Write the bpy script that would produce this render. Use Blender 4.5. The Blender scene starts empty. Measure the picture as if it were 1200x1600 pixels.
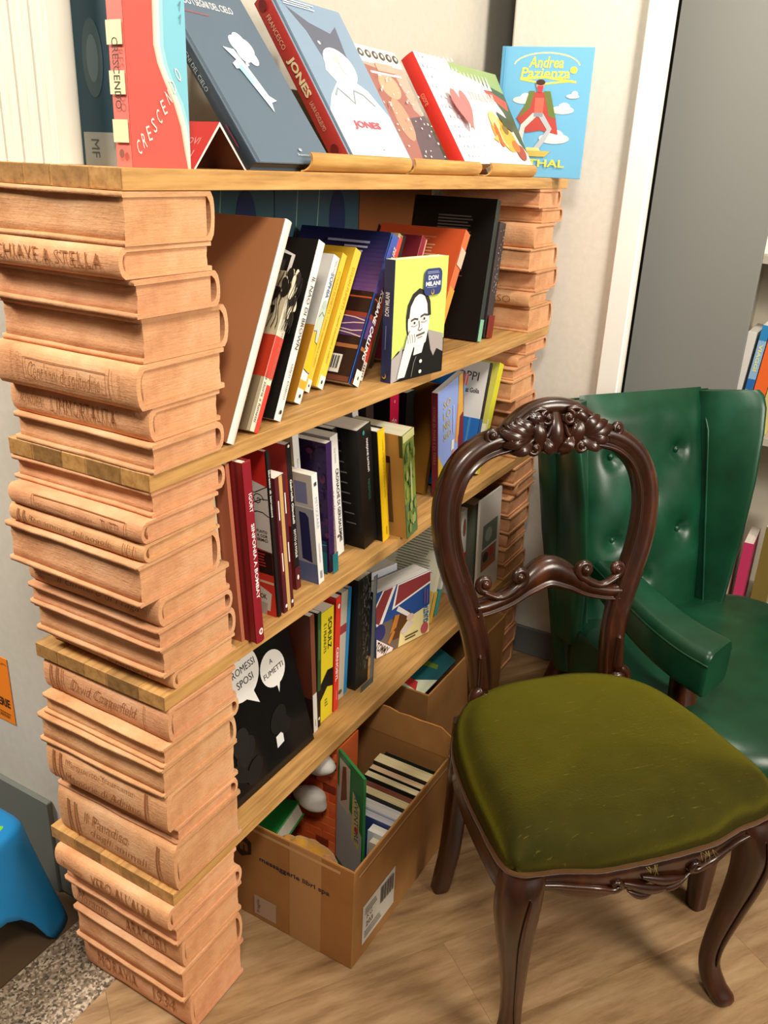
import bpy, bmesh, math, random
from mathutils import Vector, Matrix, Euler, noise
random.seed(7)
C = bpy.context.scene.collection
PI = math.pi
sc = bpy.context.scene

# ------------------------------------------------------------------ camera, light, exposure
cam_d = bpy.data.cameras.new('camera'); cam = bpy.data.objects.new('camera', cam_d); C.objects.link(cam)
sc.camera = cam
cr = Vector((0.50354, -0.86304, 0.04009)); cdn = Vector((-0.30801, -0.22268, -0.92496)); cf = Vector((0.80720, 0.45341, -0.37795))
cam.matrix_world = Matrix(((cr.x, -cdn.x, -cf.x, -0.7453), (cr.y, -cdn.y, -cf.y, -0.7706), (cr.z, -cdn.z, -cf.z, 1.4311), (0, 0, 0, 1)))
cam_d.sensor_fit = 'VERTICAL'; cam_d.sensor_height = 36.0; cam_d.sensor_width = 27.0
cam_d.lens = 1329.88 / 1600 * 36.0
cam_d.clip_start = 0.02

w = bpy.data.worlds.new('room_air'); sc.world = w; w.use_nodes = True
w.node_tree.nodes['Background'].inputs[0].default_value = (1.0, 0.90, 0.78, 1)
w.node_tree.nodes['Background'].inputs[1].default_value = 0.07

def lamp(name, loc, target, size, energy, col):
    d = bpy.data.lights.new(name, 'AREA'); d.shape = 'DISK'; d.size = size; d.energy = energy; d.color = col
    o = bpy.data.objects.new(name, d); C.objects.link(o); o.location = loc
    o.rotation_euler = (Vector(target) - Vector(loc)).to_track_quat('-Z', 'Y').to_euler()
    return o
lamp('ceiling_lamp', (-0.80, -0.86, 2.50), (0.5, 0.0, 0.9), 0.45, 25, (1.0, 0.92, 0.80))
lamp('room_lamp', (0.05, -3.0, 2.0), (0.5, -0.3, 0.7), 1.1, 72, (1.0, 0.91, 0.78))
lamp('ceiling_spot', (1.0, -0.95, 2.35), (1.55, 0.0, 1.6), 0.25, 18, (1.0, 0.94, 0.85))
lamp('hallway_lamp', (-0.9, 1.6, 2.5), (0.0, 0.8, 0.4), 0.5, 75, (1.0, 0.93, 0.84))

vs = sc.view_settings
vs.view_transform = 'Standard'; vs.look = 'None'; vs.exposure = 0.14; vs.gamma = 1.0; vs.use_curve_mapping = False

# ------------------------------------------------------------------ helpers
def lin(c):
    if not isinstance(c, str) and max(c[:3]) <= 1.6: return tuple(c[:3]) + (1.0,)
    if isinstance(c, str):
        c = tuple(int(c[i:i+2], 16) for i in (0, 2, 4))
    return tuple(((v/255)/12.92 if v/255 <= 0.04045 else ((v/255+0.055)/1.055)**2.4) for v in c[:3]) + (1.0,)
WHITE = (1, 1, 1, 1)

def mat(name, base=(1, 1, 1), rough=0.5, build=None, coat=0.0, sheen=0.0, spec=0.5, tint=True):
    m = bpy.data.materials.new(name); m.use_nodes = True
    nt = m.node_tree; b = nt.nodes['Principled BSDF']
    b.inputs['Roughness'].default_value = rough
    b.inputs['Coat Weight'].default_value = coat
    b.inputs['Coat Roughness'].default_value = 0.12
    b.inputs['Sheen Weight'].default_value = sheen
    b.inputs['Specular IOR Level'].default_value = spec
    N = nt.nodes.new; Lk = nt.links.new
    col = None
    if build: col = build(nt, b, N, Lk)
    if col is None:
        r = N('ShaderNodeRGB'); r.outputs[0].default_value = (*base[:3], 1); col = r.outputs[0]
    if tint:
        a = N('ShaderNodeAttribute'); a.attribute_name = 'Col'
        mx = N('ShaderNodeMix'); mx.data_type = 'RGBA'; mx.blend_type = 'MULTIPLY'; mx.inputs[0].default_value = 1
        Lk(col, mx.inputs[6]); Lk(a.outputs['Color'], mx.inputs[7]); col = mx.outputs[2]
    Lk(col, b.inputs['Base Color'])
    return m

def noise_n(nt, scale=5, detail=4, rough=0.5, vec=None, stretch=None, coord='Object'):
    tc = nt.nodes.new('ShaderNodeTexCoord'); out = tc.outputs[coord]
    if stretch:
        mp = nt.nodes.new('ShaderNodeMapping'); mp.inputs['Scale'].default_value = stretch
        if vec: mp.inputs['Rotation'].default_value = vec
        nt.links.new(out, mp.inputs[0]); out = mp.outputs[0]
    n = nt.nodes.new('ShaderNodeTexNoise'); n.inputs['Scale'].default_value = scale
    n.inputs['Detail'].default_value = detail; n.inputs['Roughness'].default_value = rough
    nt.links.new(out, n.inputs['Vector'])
    return n
def ramp(nt, src, stops):
    r = nt.nodes.new('ShaderNodeValToRGB')
    el = r.color_ramp.elements
    while len(el) < len(stops): el.new(0.5)
    for e, (p, c) in zip(el, stops): e.position = p; e.color = c if len(c) == 4 else (*c, 1)
    nt.links.new(src, r.inputs[0]); return r.outputs[0]
def bump(nt, b, src, strength=0.3, dist=0.002, chain=None):
    bp = nt.nodes.new('ShaderNodeBump'); bp.inputs['Strength'].default_value = strength; bp.inputs['Distance'].default_value = dist
    nt.links.new(src, bp.inputs['Height'])
    if chain: nt.links.new(chain, bp.inputs['Normal'])
    nt.links.new(bp.outputs[0], b.inputs['Normal']); return bp.outputs[0]

def b_terracotta(nt, b, N, Lk):
    n = noise_n(nt, 9, 6, 0.65)
    c = ramp(nt, n.outputs[0], [(0.30, lin('bd835a')), (0.52, lin('d7a074')), (0.75, lin('e6b890'))])
    s = noise_n(nt, 12, 6, 0.68, stretch=(2.0, 2.0, 26))
    f = noise_n(nt, 160, 3, 0.6)
    k = bump(nt, b, s.outputs[0], 0.42, 0.003)
    bump(nt, b, f.outputs[0], 0.55, 0.0016, k)
    return c
def b_wood(nt, b, N, Lk):
    n = noise_n(nt, 5, 8, 0.62, stretch=(1.1, 16, 16))
    c = ramp(nt, n.outputs[0], [(0.30, lin('9c7443')), (0.5, lin('bf9358')), (0.72, lin('d2a86c'))])
    bump(nt, b, n.outputs[0], 0.12, 0.001)
    return c
def b_floor(nt, b, N, Lk):
    oi = N('ShaderNodeObjectInfo')
    n = noise_n(nt, 4.5, 9, 0.66, stretch=(1.0, 6.5, 1))
    ad = N('ShaderNodeVectorMath'); ad.operation = 'ADD'
    sc_ = N('ShaderNodeMath'); sc_.operation = 'MULTIPLY'; sc_.inputs[1].default_value = 37
    Lk(oi.outputs['Random'], sc_.inputs[0])
    l0 = n.inputs['Vector'].links[0].from_socket
    Lk(l0, ad.inputs[0]); Lk(sc_.outputs[0], ad.inputs[1]); Lk(ad.outputs[0], n.inputs['Vector'])
    c = ramp(nt, n.outputs[0], [(0.28, lin('73553a')), (0.5, lin('9f7f5b')), (0.74, lin('b99b76'))])
    bump(nt, b, n.outputs[0], 0.06, 0.001)
    return c
def b_granite(nt, b, N, Lk):
    tc = N('ShaderNodeTexCoord'); v = N('ShaderNodeTexVoronoi'); v.inputs['Scale'].default_value = 230
    Lk(tc.outputs['Object'], v.inputs['Vector'])
    sp = N('ShaderNodeSeparateColor'); Lk(v.outputs['Color'], sp.inputs[0])
    return ramp(nt, sp.outputs[0], [(0.0, lin('4a4238')), (0.35, lin('7d6c58')), (0.65, lin('a08b73')), (0.9, lin('c3b29b'))])
def b_plaster(nt, b, N, Lk):
    n = noise_n(nt, 60, 4, 0.6); bump(nt, b, n.outputs[0], 0.08, 0.001)
    return ramp(nt, n.outputs[0], [(0.3, lin('dcd7cb')), (0.7, lin('e4dfd4'))])
def b_dark(nt, b, N, Lk):
    n = noise_n(nt, 6, 7, 0.65, stretch=(3, 3, 0.5))
    bump(nt, b, n.outputs[0], 0.10, 0.0015)
    return ramp(nt, n.outputs[0], [(0.28, lin('1a0c05')), (0.55, lin('38190a')), (0.78, lin('603014'))])
def b_velvet(nt, b, N, Lk):
    n = noise_n(nt, 12, 5, 0.6, stretch=(1, 1, 1))
    s = noise_n(nt, 42, 3, 0.6, stretch=(0.8, 9, 1))
    c = ramp(nt, n.outputs[0], [(0.3, lin('2d2a08')), (0.7, lin('3b370d'))])
    r2 = ramp(nt, s.outputs[0], [(0.65, (0, 0, 0, 1)), (0.80, (.8, .8, .8, 1))])
    mx = N('ShaderNodeMix'); mx.data_type = 'RGBA'; Lk(r2, mx.inputs[0]); Lk(c, mx.inputs[6]); mx.inputs[7].default_value = lin('7b7434')
    b.inputs['Sheen Tint'].default_value = lin('a8a022'); b.inputs['Sheen Roughness'].default_value = 0.35
    # the nap is brushed towards the back of the chair, so the pile's normals lean that way
    geo = N('ShaderNodeNewGeometry'); vt = N('ShaderNodeVectorTransform'); vt.vector_type = 'VECTOR'; vt.convert_from = 'OBJECT'; vt.convert_to = 'WORLD'
    vt.inputs[0].default_value = (0.45, 0.58, 0.0)
    ad = N('ShaderNodeVectorMath'); ad.operation = 'ADD'; Lk(geo.outputs['Normal'], ad.inputs[0]); Lk(vt.outputs[0], ad.inputs[1])
    nm = N('ShaderNodeVectorMath'); nm.operation = 'NORMALIZE'; Lk(ad.outputs[0], nm.inputs[0])
    f = noise_n(nt, 260, 2, 0.6); bump(nt, b, f.outputs[0], 0.4, 0.001, nm.outputs[0])
    return mx.outputs[2]
def b_leather(nt, b, N, Lk):
    n = noise_n(nt, 7, 5, 0.6)
    f = noise_n(nt, 190, 3, 0.55); bump(nt, b, f.outputs[0], 0.10, 0.0008)
    return ramp(nt, n.outputs[0], [(0.3, lin('07301c')), (0.55, lin('0b4027')), (0.78, lin('175039'))])
def b_card(nt, b, N, Lk):
    n = noise_n(nt, 8, 5, 0.6)
    f = noise_n(nt, 40, 3, 0.6, stretch=(1, 1, 14)); bump(nt, b, f.outputs[0], 0.07, 0.001)
    return ramp(nt, n.outputs[0], [(0.3, lin('9a6c3c')), (0.7, lin('ab7c48'))])
def b_pages(nt, b, N, Lk):
    n = noise_n(nt, 22, 3, 0.5, stretch=(26, 0.4, 0.4))
    bump(nt, b, n.outputs[0], 0.15, 0.0005)
    return ramp(nt, n.outputs[0], [(0.36, lin('ddd5c4')), (0.55, lin('efe9dc'))])
def b_plush(nt, b, N, Lk):
    n = noise_n(nt, 60, 4, 0.7); bump(nt, b, n.outputs[0], 0.5, 0.003); return None

M = {}
M['terra'] = mat('terracotta', rough=0.95, build=b_terracotta, spec=0.15)
M['wood'] = mat('shelf_wood', rough=0.55, build=b_wood, spec=0.3)
M['floor'] = mat('floor_laminate', rough=0.45, build=b_floor, spec=0.35)
M['granite'] = mat('speckled_granite', rough=0.45, build=b_granite)
M['plaster'] = mat('plaster_paint', rough=0.9, build=b_plaster, spec=0.2)
M['dark'] = mat('dark_varnished_wood', rough=0.30, build=b_dark, coat=0.28)
M['velvet'] = mat('olive_velvet', rough=0.9, build=b_velvet, sheen=0.18, spec=0.1)
M['leather'] = mat('green_leather', rough=0.36, build=b_leather, spec=0.5)
M['card'] = mat('cardboard', rough=0.85, build=b_card, spec=0.2)
M['pages'] = mat('paper_pages', rough=0.9, build=b_pages, spec=0.1)
M['cover'] = mat('printed_cover', rough=0.42, spec=0.35)
M['print'] = mat('printed_ink', rough=0.45, spec=0.3)
M['gloss'] = mat('glossy_wrap', rough=0.12, spec=0.5)
M['paint'] = mat('satin_paint', rough=0.6, spec=0.3)
M['plastic'] = mat('moulded_plastic', rough=0.4, spec=0.4)
M['plush'] = mat('plush_cloth', rough=0.95, build=b_plush, sheen=0.3, spec=0.1)
M['ink'] = mat('carved_line', rough=0.95, spec=0.05)

class MB:
    """collects polygons; build() links them as ONE mesh object"""
    def __init__(s): s.v = []; s.f = []; s.c = []; s.m = []; s.sm = []
    def add(s, vs, fs, col=WHITE, mi=0, smooth=False):
        o = len(s.v); s.v += [tuple(p) for p in vs]
        for f in fs:
            s.f.append(tuple(i + o for i in f)); s.c.append(col); s.m.append(mi); s.sm.append(smooth)
    def box(s, a, b, bev=0.0, col=WHITE, mi=0, T=None):
        x0, y0, z0 = a; x1, y1, z1 = b
        if bev <= 0:
            vs = [(x, y, z) for x in (x0, x1) for y in (y0, y1) for z in (z0, z1)]
            fs = [(0, 1, 3, 2), (4, 6, 7, 5), (0, 4, 5, 1), (2, 3, 7, 6), (0, 2, 6, 4), (1, 5, 7, 3)]
        else:
            bev = min(bev, (x1-x0)*.49, (y1-y0)*.49, (z1-z0)*.49)
            vs = []; ix = {}
            for i, x in enumerate((x0, x1)):
                for j, y in enumerate((y0, y1)):
                    for k, z in enumerate((z0, z1)):
                        sx, sy, sz = (bev if i == 0 else -bev), (bev if j == 0 else -bev), (bev if k == 0 else -bev)
                        for ax, p in enumerate(((x, y+sy, z+sz), (x+sx, y, z+sz), (x+sx, y+sy, z))):
                            ix[i, j, k, ax] = len(vs); vs.append(p)
            fs = []
            for e in (0, 1):
                fs.append([ix[e, j, k, 0] for j, k in ((0, 0), (1, 0), (1, 1), (0, 1))])
                fs.append([ix[j, e, k, 1] for j, k in ((0, 0), (1, 0), (1, 1), (0, 1))])
                fs.append([ix[j, k, e, 2] for j, k in ((0, 0), (1, 0), (1, 1), (0, 1))])
            for p in (0, 1):
                for q in (0, 1):
                    fs.append([ix[p, q, 0, 0], ix[p, q, 1, 0], ix[p, q, 1, 1], ix[p, q, 0, 1]])
                    fs.append([ix[p, 0, q, 0], ix[p, 1, q, 0], ix[p, 1, q, 2], ix[p, 0, q, 2]])
                    fs.append([ix[0, p, q, 1], ix[1, p, q, 1], ix[1, p, q, 2], ix[0, p, q, 2]])
            for i in (0, 1):
                for j in (0, 1):
                    for k in (0, 1): fs.append([ix[i, j, k, a_] for a_ in (0, 1, 2)])
        if T: vs = [T @ Vector(p) for p in vs]
        s.add(vs, fs, col, mi)
    def loft(s, rings, closed=True, caps=True, col=WHITE, mi=0, smooth=True, loop=False):
        n = len(rings[0]); vs = [p for r in rings for p in r]; fs = []
        R = len(rings)
        for i in range(R if loop else R-1):
            for j in range(n if closed else n-1):
                a = i*n + j; b = i*n + (j+1) % n; c = ((i+1) % R)*n + (j+1) % n; d = ((i+1) % R)*n + j
                fs.append((a, b, c, d))
        s.add(vs, fs, col, mi, smooth)
        if caps and closed and not loop:
            s.add(rings[0], [tuple(range(n))[::-1]], col, mi); s.add(rings[-1], [tuple(range(n))], col, mi)
    def sphere(s, c, r, n=10, col=WHITE, mi=0, T=None):
        r = r if isinstance(r, tuple) else (r, r, r); rings = []
        for i in range(1, n):
            a = PI*i/n
            rings.append([Vector((c[0]+r[0]*math.sin(a)*math.cos(2*PI*j/(2*n)), c[1]+r[1]*math.sin(a)*math.sin(2*PI*j/(2*n)), c[2]-r[2]*math.cos(a))) for j in range(2*n)])
        if T: rings = [[T @ p for p in q] for q in rings]
        s.loft(rings, True, True, col, mi, True)
    def build(s, name, mats, parent=None, kind=None, fix=True):
        me = bpy.data.meshes.new(name); me.from_pydata(s.v, [], s.f)
        for m in (mats if isinstance(mats, (list, tuple)) else [mats]): me.materials.append(m)
        me.polygons.foreach_set('material_index', s.m); me.polygons.foreach_set('use_smooth', s.sm)
        at = me.color_attributes.new('Col', 'FLOAT_COLOR', 'CORNER')
        fl = []
        for f, c in zip(s.f, s.c): fl += list(c if len(c) == 4 else (*c, 1)) * len(f)
        at.data.foreach_set('color', fl)
        if fix:
            bm = bmesh.new(); bm.from_mesh(me); bmesh.ops.recalc_face_normals(bm, faces=bm.faces); bm.to_mesh(me); bm.free()
        me.update()
        o = bpy.data.objects.new(name, me); C.objects.link(o)
        if parent: o.parent = parent
        if kind: o['kind'] = kind
        return o

def tag(o, label=None, cat=None, group=None, kind=None):
    if label: o['label'] = label
    if cat: o['category'] = cat
    if group: o['group'] = group
    if kind: o['kind'] = kind
    return o
def thing(name, label, cat, loc=(0, 0, 0), rot=(0, 0, 0), group=None):
    o = bpy.data.objects.new(name, None); C.objects.link(o); o.empty_display_size = 0.05
    o.location = loc; o.rotation_euler = rot
    return tag(o, label, cat, group)

# --- lettering: glyph outlines of the built-in font turned into flat polygons
_tx = {}
def glyphs(body, bold=0.0):
    key = (body, bold)
    if key not in _tx:
        cu = bpy.data.curves.new('lettering', 'FONT'); cu.body = body; cu.size = 1; cu.offset = bold; cu.resolution_u = 2
        ob = bpy.data.objects.new('lettering', cu); me = ob.to_mesh()
        vs = [(v.co.x, v.co.y) for v in me.vertices]; fs = [tuple(p.vertices) for p in me.polygons]
        ob.to_mesh_clear(); bpy.data.objects.remove(ob); bpy.data.curves.remove(cu)
        _tx[key] = (vs, fs)
    return _tx[key]

class Print:
    """flat print laid on a surface through map(u, v, lift)"""
    def __init__(s, mp): s.mp = mp; s.mbs = {}; s.k = 0
    def _m(s, face): m_ = MB(); s.mbs.setdefault(face, []).append(m_); return m_
    def _e(s): s.k += 1; return 0.00022 + 0.00012*s.k
    def poly(s, face, pts, col):
        e = s._e(); c = lin(col)
        s._m(face).add([s.mp(face, u, v, e) for u, v in pts], [tuple(range(len(pts)))], c)
    def rect(s, face, u0, v0, u1, v1, col): s.poly(face, [(u0, v0), (u1, v0), (u1, v1), (u0, v1)], col)
    def ell(s, face, cu, cv, ru, rv, col, n=22, rot=0):
        c_, s_ = math.cos(rot), math.sin(rot)
        s.poly(face, [(cu + ru*math.cos(2*PI*i/n)*c_ - rv*math.sin(2*PI*i/n)*s_, cv + ru*math.cos(2*PI*i/n)*s_ + rv*math.sin(2*PI*i/n)*c_) for i in range(n)], col)
    def stroke(s, face, pts, wd, col):
        e = s._e(); c = lin(col)
        L, R = [], []
        for i, p in enumerate(pts):
            a = Vector(pts[max(i-1, 0)]); b = Vector(pts[min(i+1, len(pts)-1)]); d = (b-a); d = d/d.length if d.length else Vector((1, 0))
            n = Vector((-d.y, d.x))*wd/2
            L.append((p[0]+n.x, p[1]+n.y)); R.append((p[0]-n.x, p[1]-n.y))
        vs = [s.mp(face, u, v, e) for u, v in L+R]; n = len(pts)
        s._m(face).add(vs, [(i, i+1, n+i+1, n+i) for i in range(n-1)], c)
    def text(s, face, body, u, v, h, col, rot=0, w=None, bold=0.0, shear=0.0, align='C'):
        vs, fs = glyphs(body, bold)
        if not vs: return
        x0 = min(p[0] for p in vs); x1 = max(p[0] for p in vs); y0 = min(p[1] for p in vs); y1 = max(p[1] for p in vs)
        k = h/(y1-y0); kx = (w/(x1-x0)) if w else k
        ax = {'C': (x0+x1)/2, 'L': x0, 'R': x1}[align]; ay = (y0+y1)/2
        a = math.radians(rot); ca, sa = math.cos(a), math.sin(a); e = s._e()
        out = []
        for x, y in vs:
            X = (x-ax)*kx + (y-ay)*k*shear; Y = (y-ay)*k
            out.append(s.mp(face, u + X*ca - Y*sa, v + X*sa + Y*ca, e))
        s._m(face).add(out, fs, lin(col))
    def lines(s, face, u0, v0, u1, v1, n, col, vertical=False, th=0.45):
        rnd = random.Random(int(u0*1e4)+n)
        for i in range(n):
            if vertical:
                uu = u0 + (u1-u0)*(i+.5)/n; t = (u1-u0)/n*th; s.rect(face, uu-t/2, v0, uu+t/2, v0+(v1-v0)*rnd.uniform(.75, 1), col)
            else:
                vv = v1 - (v1-v0)*(i+.5)/n; t = (v1-v0)/n*th; s.rect(face, u0, vv-t/2, u0+(u1-u0)*rnd.uniform(.75, 1), vv+t/2, col)
    def barcode(s, face, u0, v0, u1, v1):
        s.rect(face, u0, v0, u1, v1, 'e8e4da'); rnd = random.Random(3); x = u0+(u1-u0)*.1
        while x < u1-(u1-u0)*.1:
            wd = (u1-u0)*rnd.choice((.02, .035, .05)); s.rect(face, x, v0+(v1-v0)*.2, x+wd, v1-(v1-v0)*.1, '2a2725'); x += wd*2
    def done(s, name, parent, m='print'):
        for face, items in s.mbs.items():        # prints that lie apart from each other become parts of their own
            cl = []
            for mb in items:
                lo = [min(p[k] for p in mb.v) for k in range(3)]; hi = [max(p[k] for p in mb.v) for k in range(3)]
                cur = [lo, hi, [mb]]; merged = True
                while merged:
                    merged = False
                    for q in cl:
                        gap = math.sqrt(sum(max(0, q[0][k]-cur[1][k], cur[0][k]-q[1][k])**2 for k in range(3)))
                        size = max(math.dist(q[0], q[1]), math.dist(cur[0], cur[1]))
                        if gap < .40*size:
                            cl.remove(q); cur = [[min(q[0][k], cur[0][k]) for k in range(3)], [max(q[1][k], cur[1][k]) for k in range(3)], q[2]+cur[2]]; merged = True; break
                cl.append(cur)
            for lo, hi, mbs in cl:
                out = MB()
                for mb in mbs:
                    o_ = len(out.v); out.v += mb.v; out.f += [tuple(i+o_ for i in f) for f in mb.f]; out.c += mb.c; out.m += mb.m; out.sm += mb.sm
                out.build('spine_print' if face == 'S' and name == 'cover_print' else name, M[m], parent, fix=False)

# ------------------------------------------------------------------ the setting
sb = lambda *a, **k: None
def structure(name, mb, m, parent=None):
    return mb.build(name, m, parent, kind='structure')
# floor: laminate boards laid at a slant to the bookcase
floor = bpy.data.objects.new('floor', None); C.objects.link(floor); floor['kind'] = 'structure'
fang = math.radians(-35); fd = Vector((math.cos(fang), math.sin(fang))); fn = Vector((-fd.y, fd.x))
plank_me = None
rnd = random.Random(11)
def clip_poly(pts, a, b, keep):      # keep the side where a.p <= b
    out = []
    for i in range(len(pts)):
        p, q = pts[i], pts[(i+1) % len(pts)]
        dp, dq = a[0]*p[0]+a[1]*p[1]-b, a[0]*q[0]+a[1]*q[1]-b
        if dp <= 0: out.append(p)
        if (dp < 0) != (dq < 0):
            t = dp/(dp-dq); out.append((p[0]+(q[0]-p[0])*t, p[1]+(q[1]-p[1])*t))
    return out
PW, PL, gap = 0.192, 1.28, 0.0004
for i in range(-10, 9):
    off = rnd.uniform(0, PL)
    for j in range(-3, 4):
        x0, x1 = j*PL+off, (j+1)*PL+off-gap; y0, y1 = i*PW, (i+1)*PW-gap
        pts = [fd*x0+fn*y0, fd*x1+fn*y0, fd*x1+fn*y1, fd*x0+fn*y1]; pts = [(p.x, p.y) for p in pts]
        for a, b in (((0, 1), 0.19), ((0, -1), 1.35), ((-1, 0), 1.0), ((1, 0), 2.6)):
            if len(pts) > 2: pts = clip_poly(pts, a, b, 1)
        if len(pts) < 3: continue
        cx = sum(p[0] for p in pts)/len(pts); cy = sum(p[1] for p in pts)/len(pts)
        mb = MB(); n = len(pts)
        loc = [Vector((p[0]-cx, p[1]-cy, 0)) for p in pts]
        Rm = Matrix.Rotation(-fang, 3, 'Z'); loc = [Rm @ p for p in loc]
        tn = rnd.uniform(.95, 1.03)
        mb.add([(p.x, p.y, 0) for p in loc]+[(p.x, p.y, -0.01) for p in loc], [tuple(range(n))]+[(k, (k+1) % n, n+(k+1) % n, n+k) for k in range(n)], (tn, tn, tn*rnd.uniform(.95, 1.02), 1))
        o = mb.build('floor_board', M['floor'], floor); o.location = (cx, cy, 0); o.rotation_euler = (0, 0, fang)
mb = MB(); mb.box((-1.0, -1.35, -0.03), (2.6, 0.19, -0.0095), col=lin('3a2a1a')); mb.build('underlay', M['paint'], floor)
mb = MB(); mb.box((-1.6, 0.19, -0.03), (1.55, 0.352, 0.0035), 0.003); structure('trim_1', mb, M['granite'])
mb = MB(); mb.box((-2.2, 0.3525, -0.03), (0.113, 3.2, 0.0)); mb2 = mb; structure('floor_hallway', mb, mat('hallway_floor', lin('5a452e'), 0.6))
mb = MB(); mb.box((0.113, 0.300, 0), (3.0, 3.2, 2.9), col=(.70, .69, .66, 1)); structure('wall_back', mb, M['plaster'])
mb = MB(); mb.box((0.101, 0.44, 0.0), (0.1125, 3.2, 0.232), 0.002, col=lin('666a62')); structure('baseboard_left', mb, M['paint'])
mb = MB(); mb.box((0.106, 0.301, 0.004), (0.1125, 0.4395, 0.178), 0.002, col=lin('666a62')); structure('baseboard_corner', mb, M['paint'])
mb = MB(); mb.box((1.552, -0.198, 0), (1.58, 0.205, 2.9), 0.006); structure('wall_right', mb, M['plaster'])
mb = MB(); mb.box((1.535, -0.196, 0.0), (1.5515, -0.137, 2.9), 0.004, col=lin('f6f4ee')); structure('trim_2', mb, M['paint'])
mb = MB(); mb.box((1.540, -0.1365, 0.0), (1.5515, 0.2, 0.095), 0.003, col=lin('6e7170')); structure('baseboard_right', mb, M['paint'])
mb = MB(); mb.box((2.42, -2.6, 0), (2.5, -0.1, 2.9)); structure('wall_far', mb, M['plaster'])
mb = MB(); mb.box((1.585, -0.166, 0), (2.42, -0.10, 2.9), col=lin('2a2622')); structure('wall_recess', mb, M['plaster'])  # near-black colour stands in for the shade in the gap
mb = MB(); mb.box((-2.2, -2.6, 2.9), (3.0, 3.2, 2.95)); structure('ceiling', mb, M['plaster'])

# ------------------------------------------------------------------ bookcase: planks resting on stacks of terracotta bricks shaped like books
TOPS = [1.416, 1.047, 0.706, 0.338]
def shelf_plank(zt, label, x0, x1, y0, y1, th=0.0245):
    t = thing('shelf_plank', label, 'shelf', (0, 0, zt-th), group='planks of the brick bookcase')
    r = random.Random(int(zt*1000)); cuts = [y0, y0+.052, y0+.118, y0+.165, y0+.225, y1]
    for i in range(5):
        mb = MB(); a = [1.0, .80, 1.02, .72, .95][(i+int(zt*10)) % 5] if i else 1.04
        tn = (a, a*.97, a*.93, 1)
        mb.box((x0, cuts[i]+.0001, 0), (x1, cuts[i+1]-.0001, th), 0.0006, col=tn)
        e = a*.62 if i % 2 else a*.8
        mb.add([(x0-.0004, cuts[i]+.002, .0015), (x0-.0004, cuts[i+1]-.002, .0015), (x0-.0004, cuts[i+1]-.002, th-.0015), (x0-.0004, cuts[i]+.002, th-.0015)], [(0, 1, 2, 3)], (e, e*.92, e*.80, 1))
        mb.build('stave', M['wood'], t)
    return t
shelf_plank(1.416, 'topmost wooden plank, carrying the display books at the top', -0.006, 1.514, 0.0, 0.278)
shelf_plank(1.047, 'second wooden plank from the top, below the tilted yellow spines', 0.004, 1.492, 0.0, 0.276)
shelf_plank(0.706, 'third wooden plank from the top, under the dark red hardback', 0.004, 1.500, 0.0, 0.276)
shelf_plank(0.338, 'lowest wooden plank, just above the open cardboard box', -0.006, 1.500, 0.0, 0.286)

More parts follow.
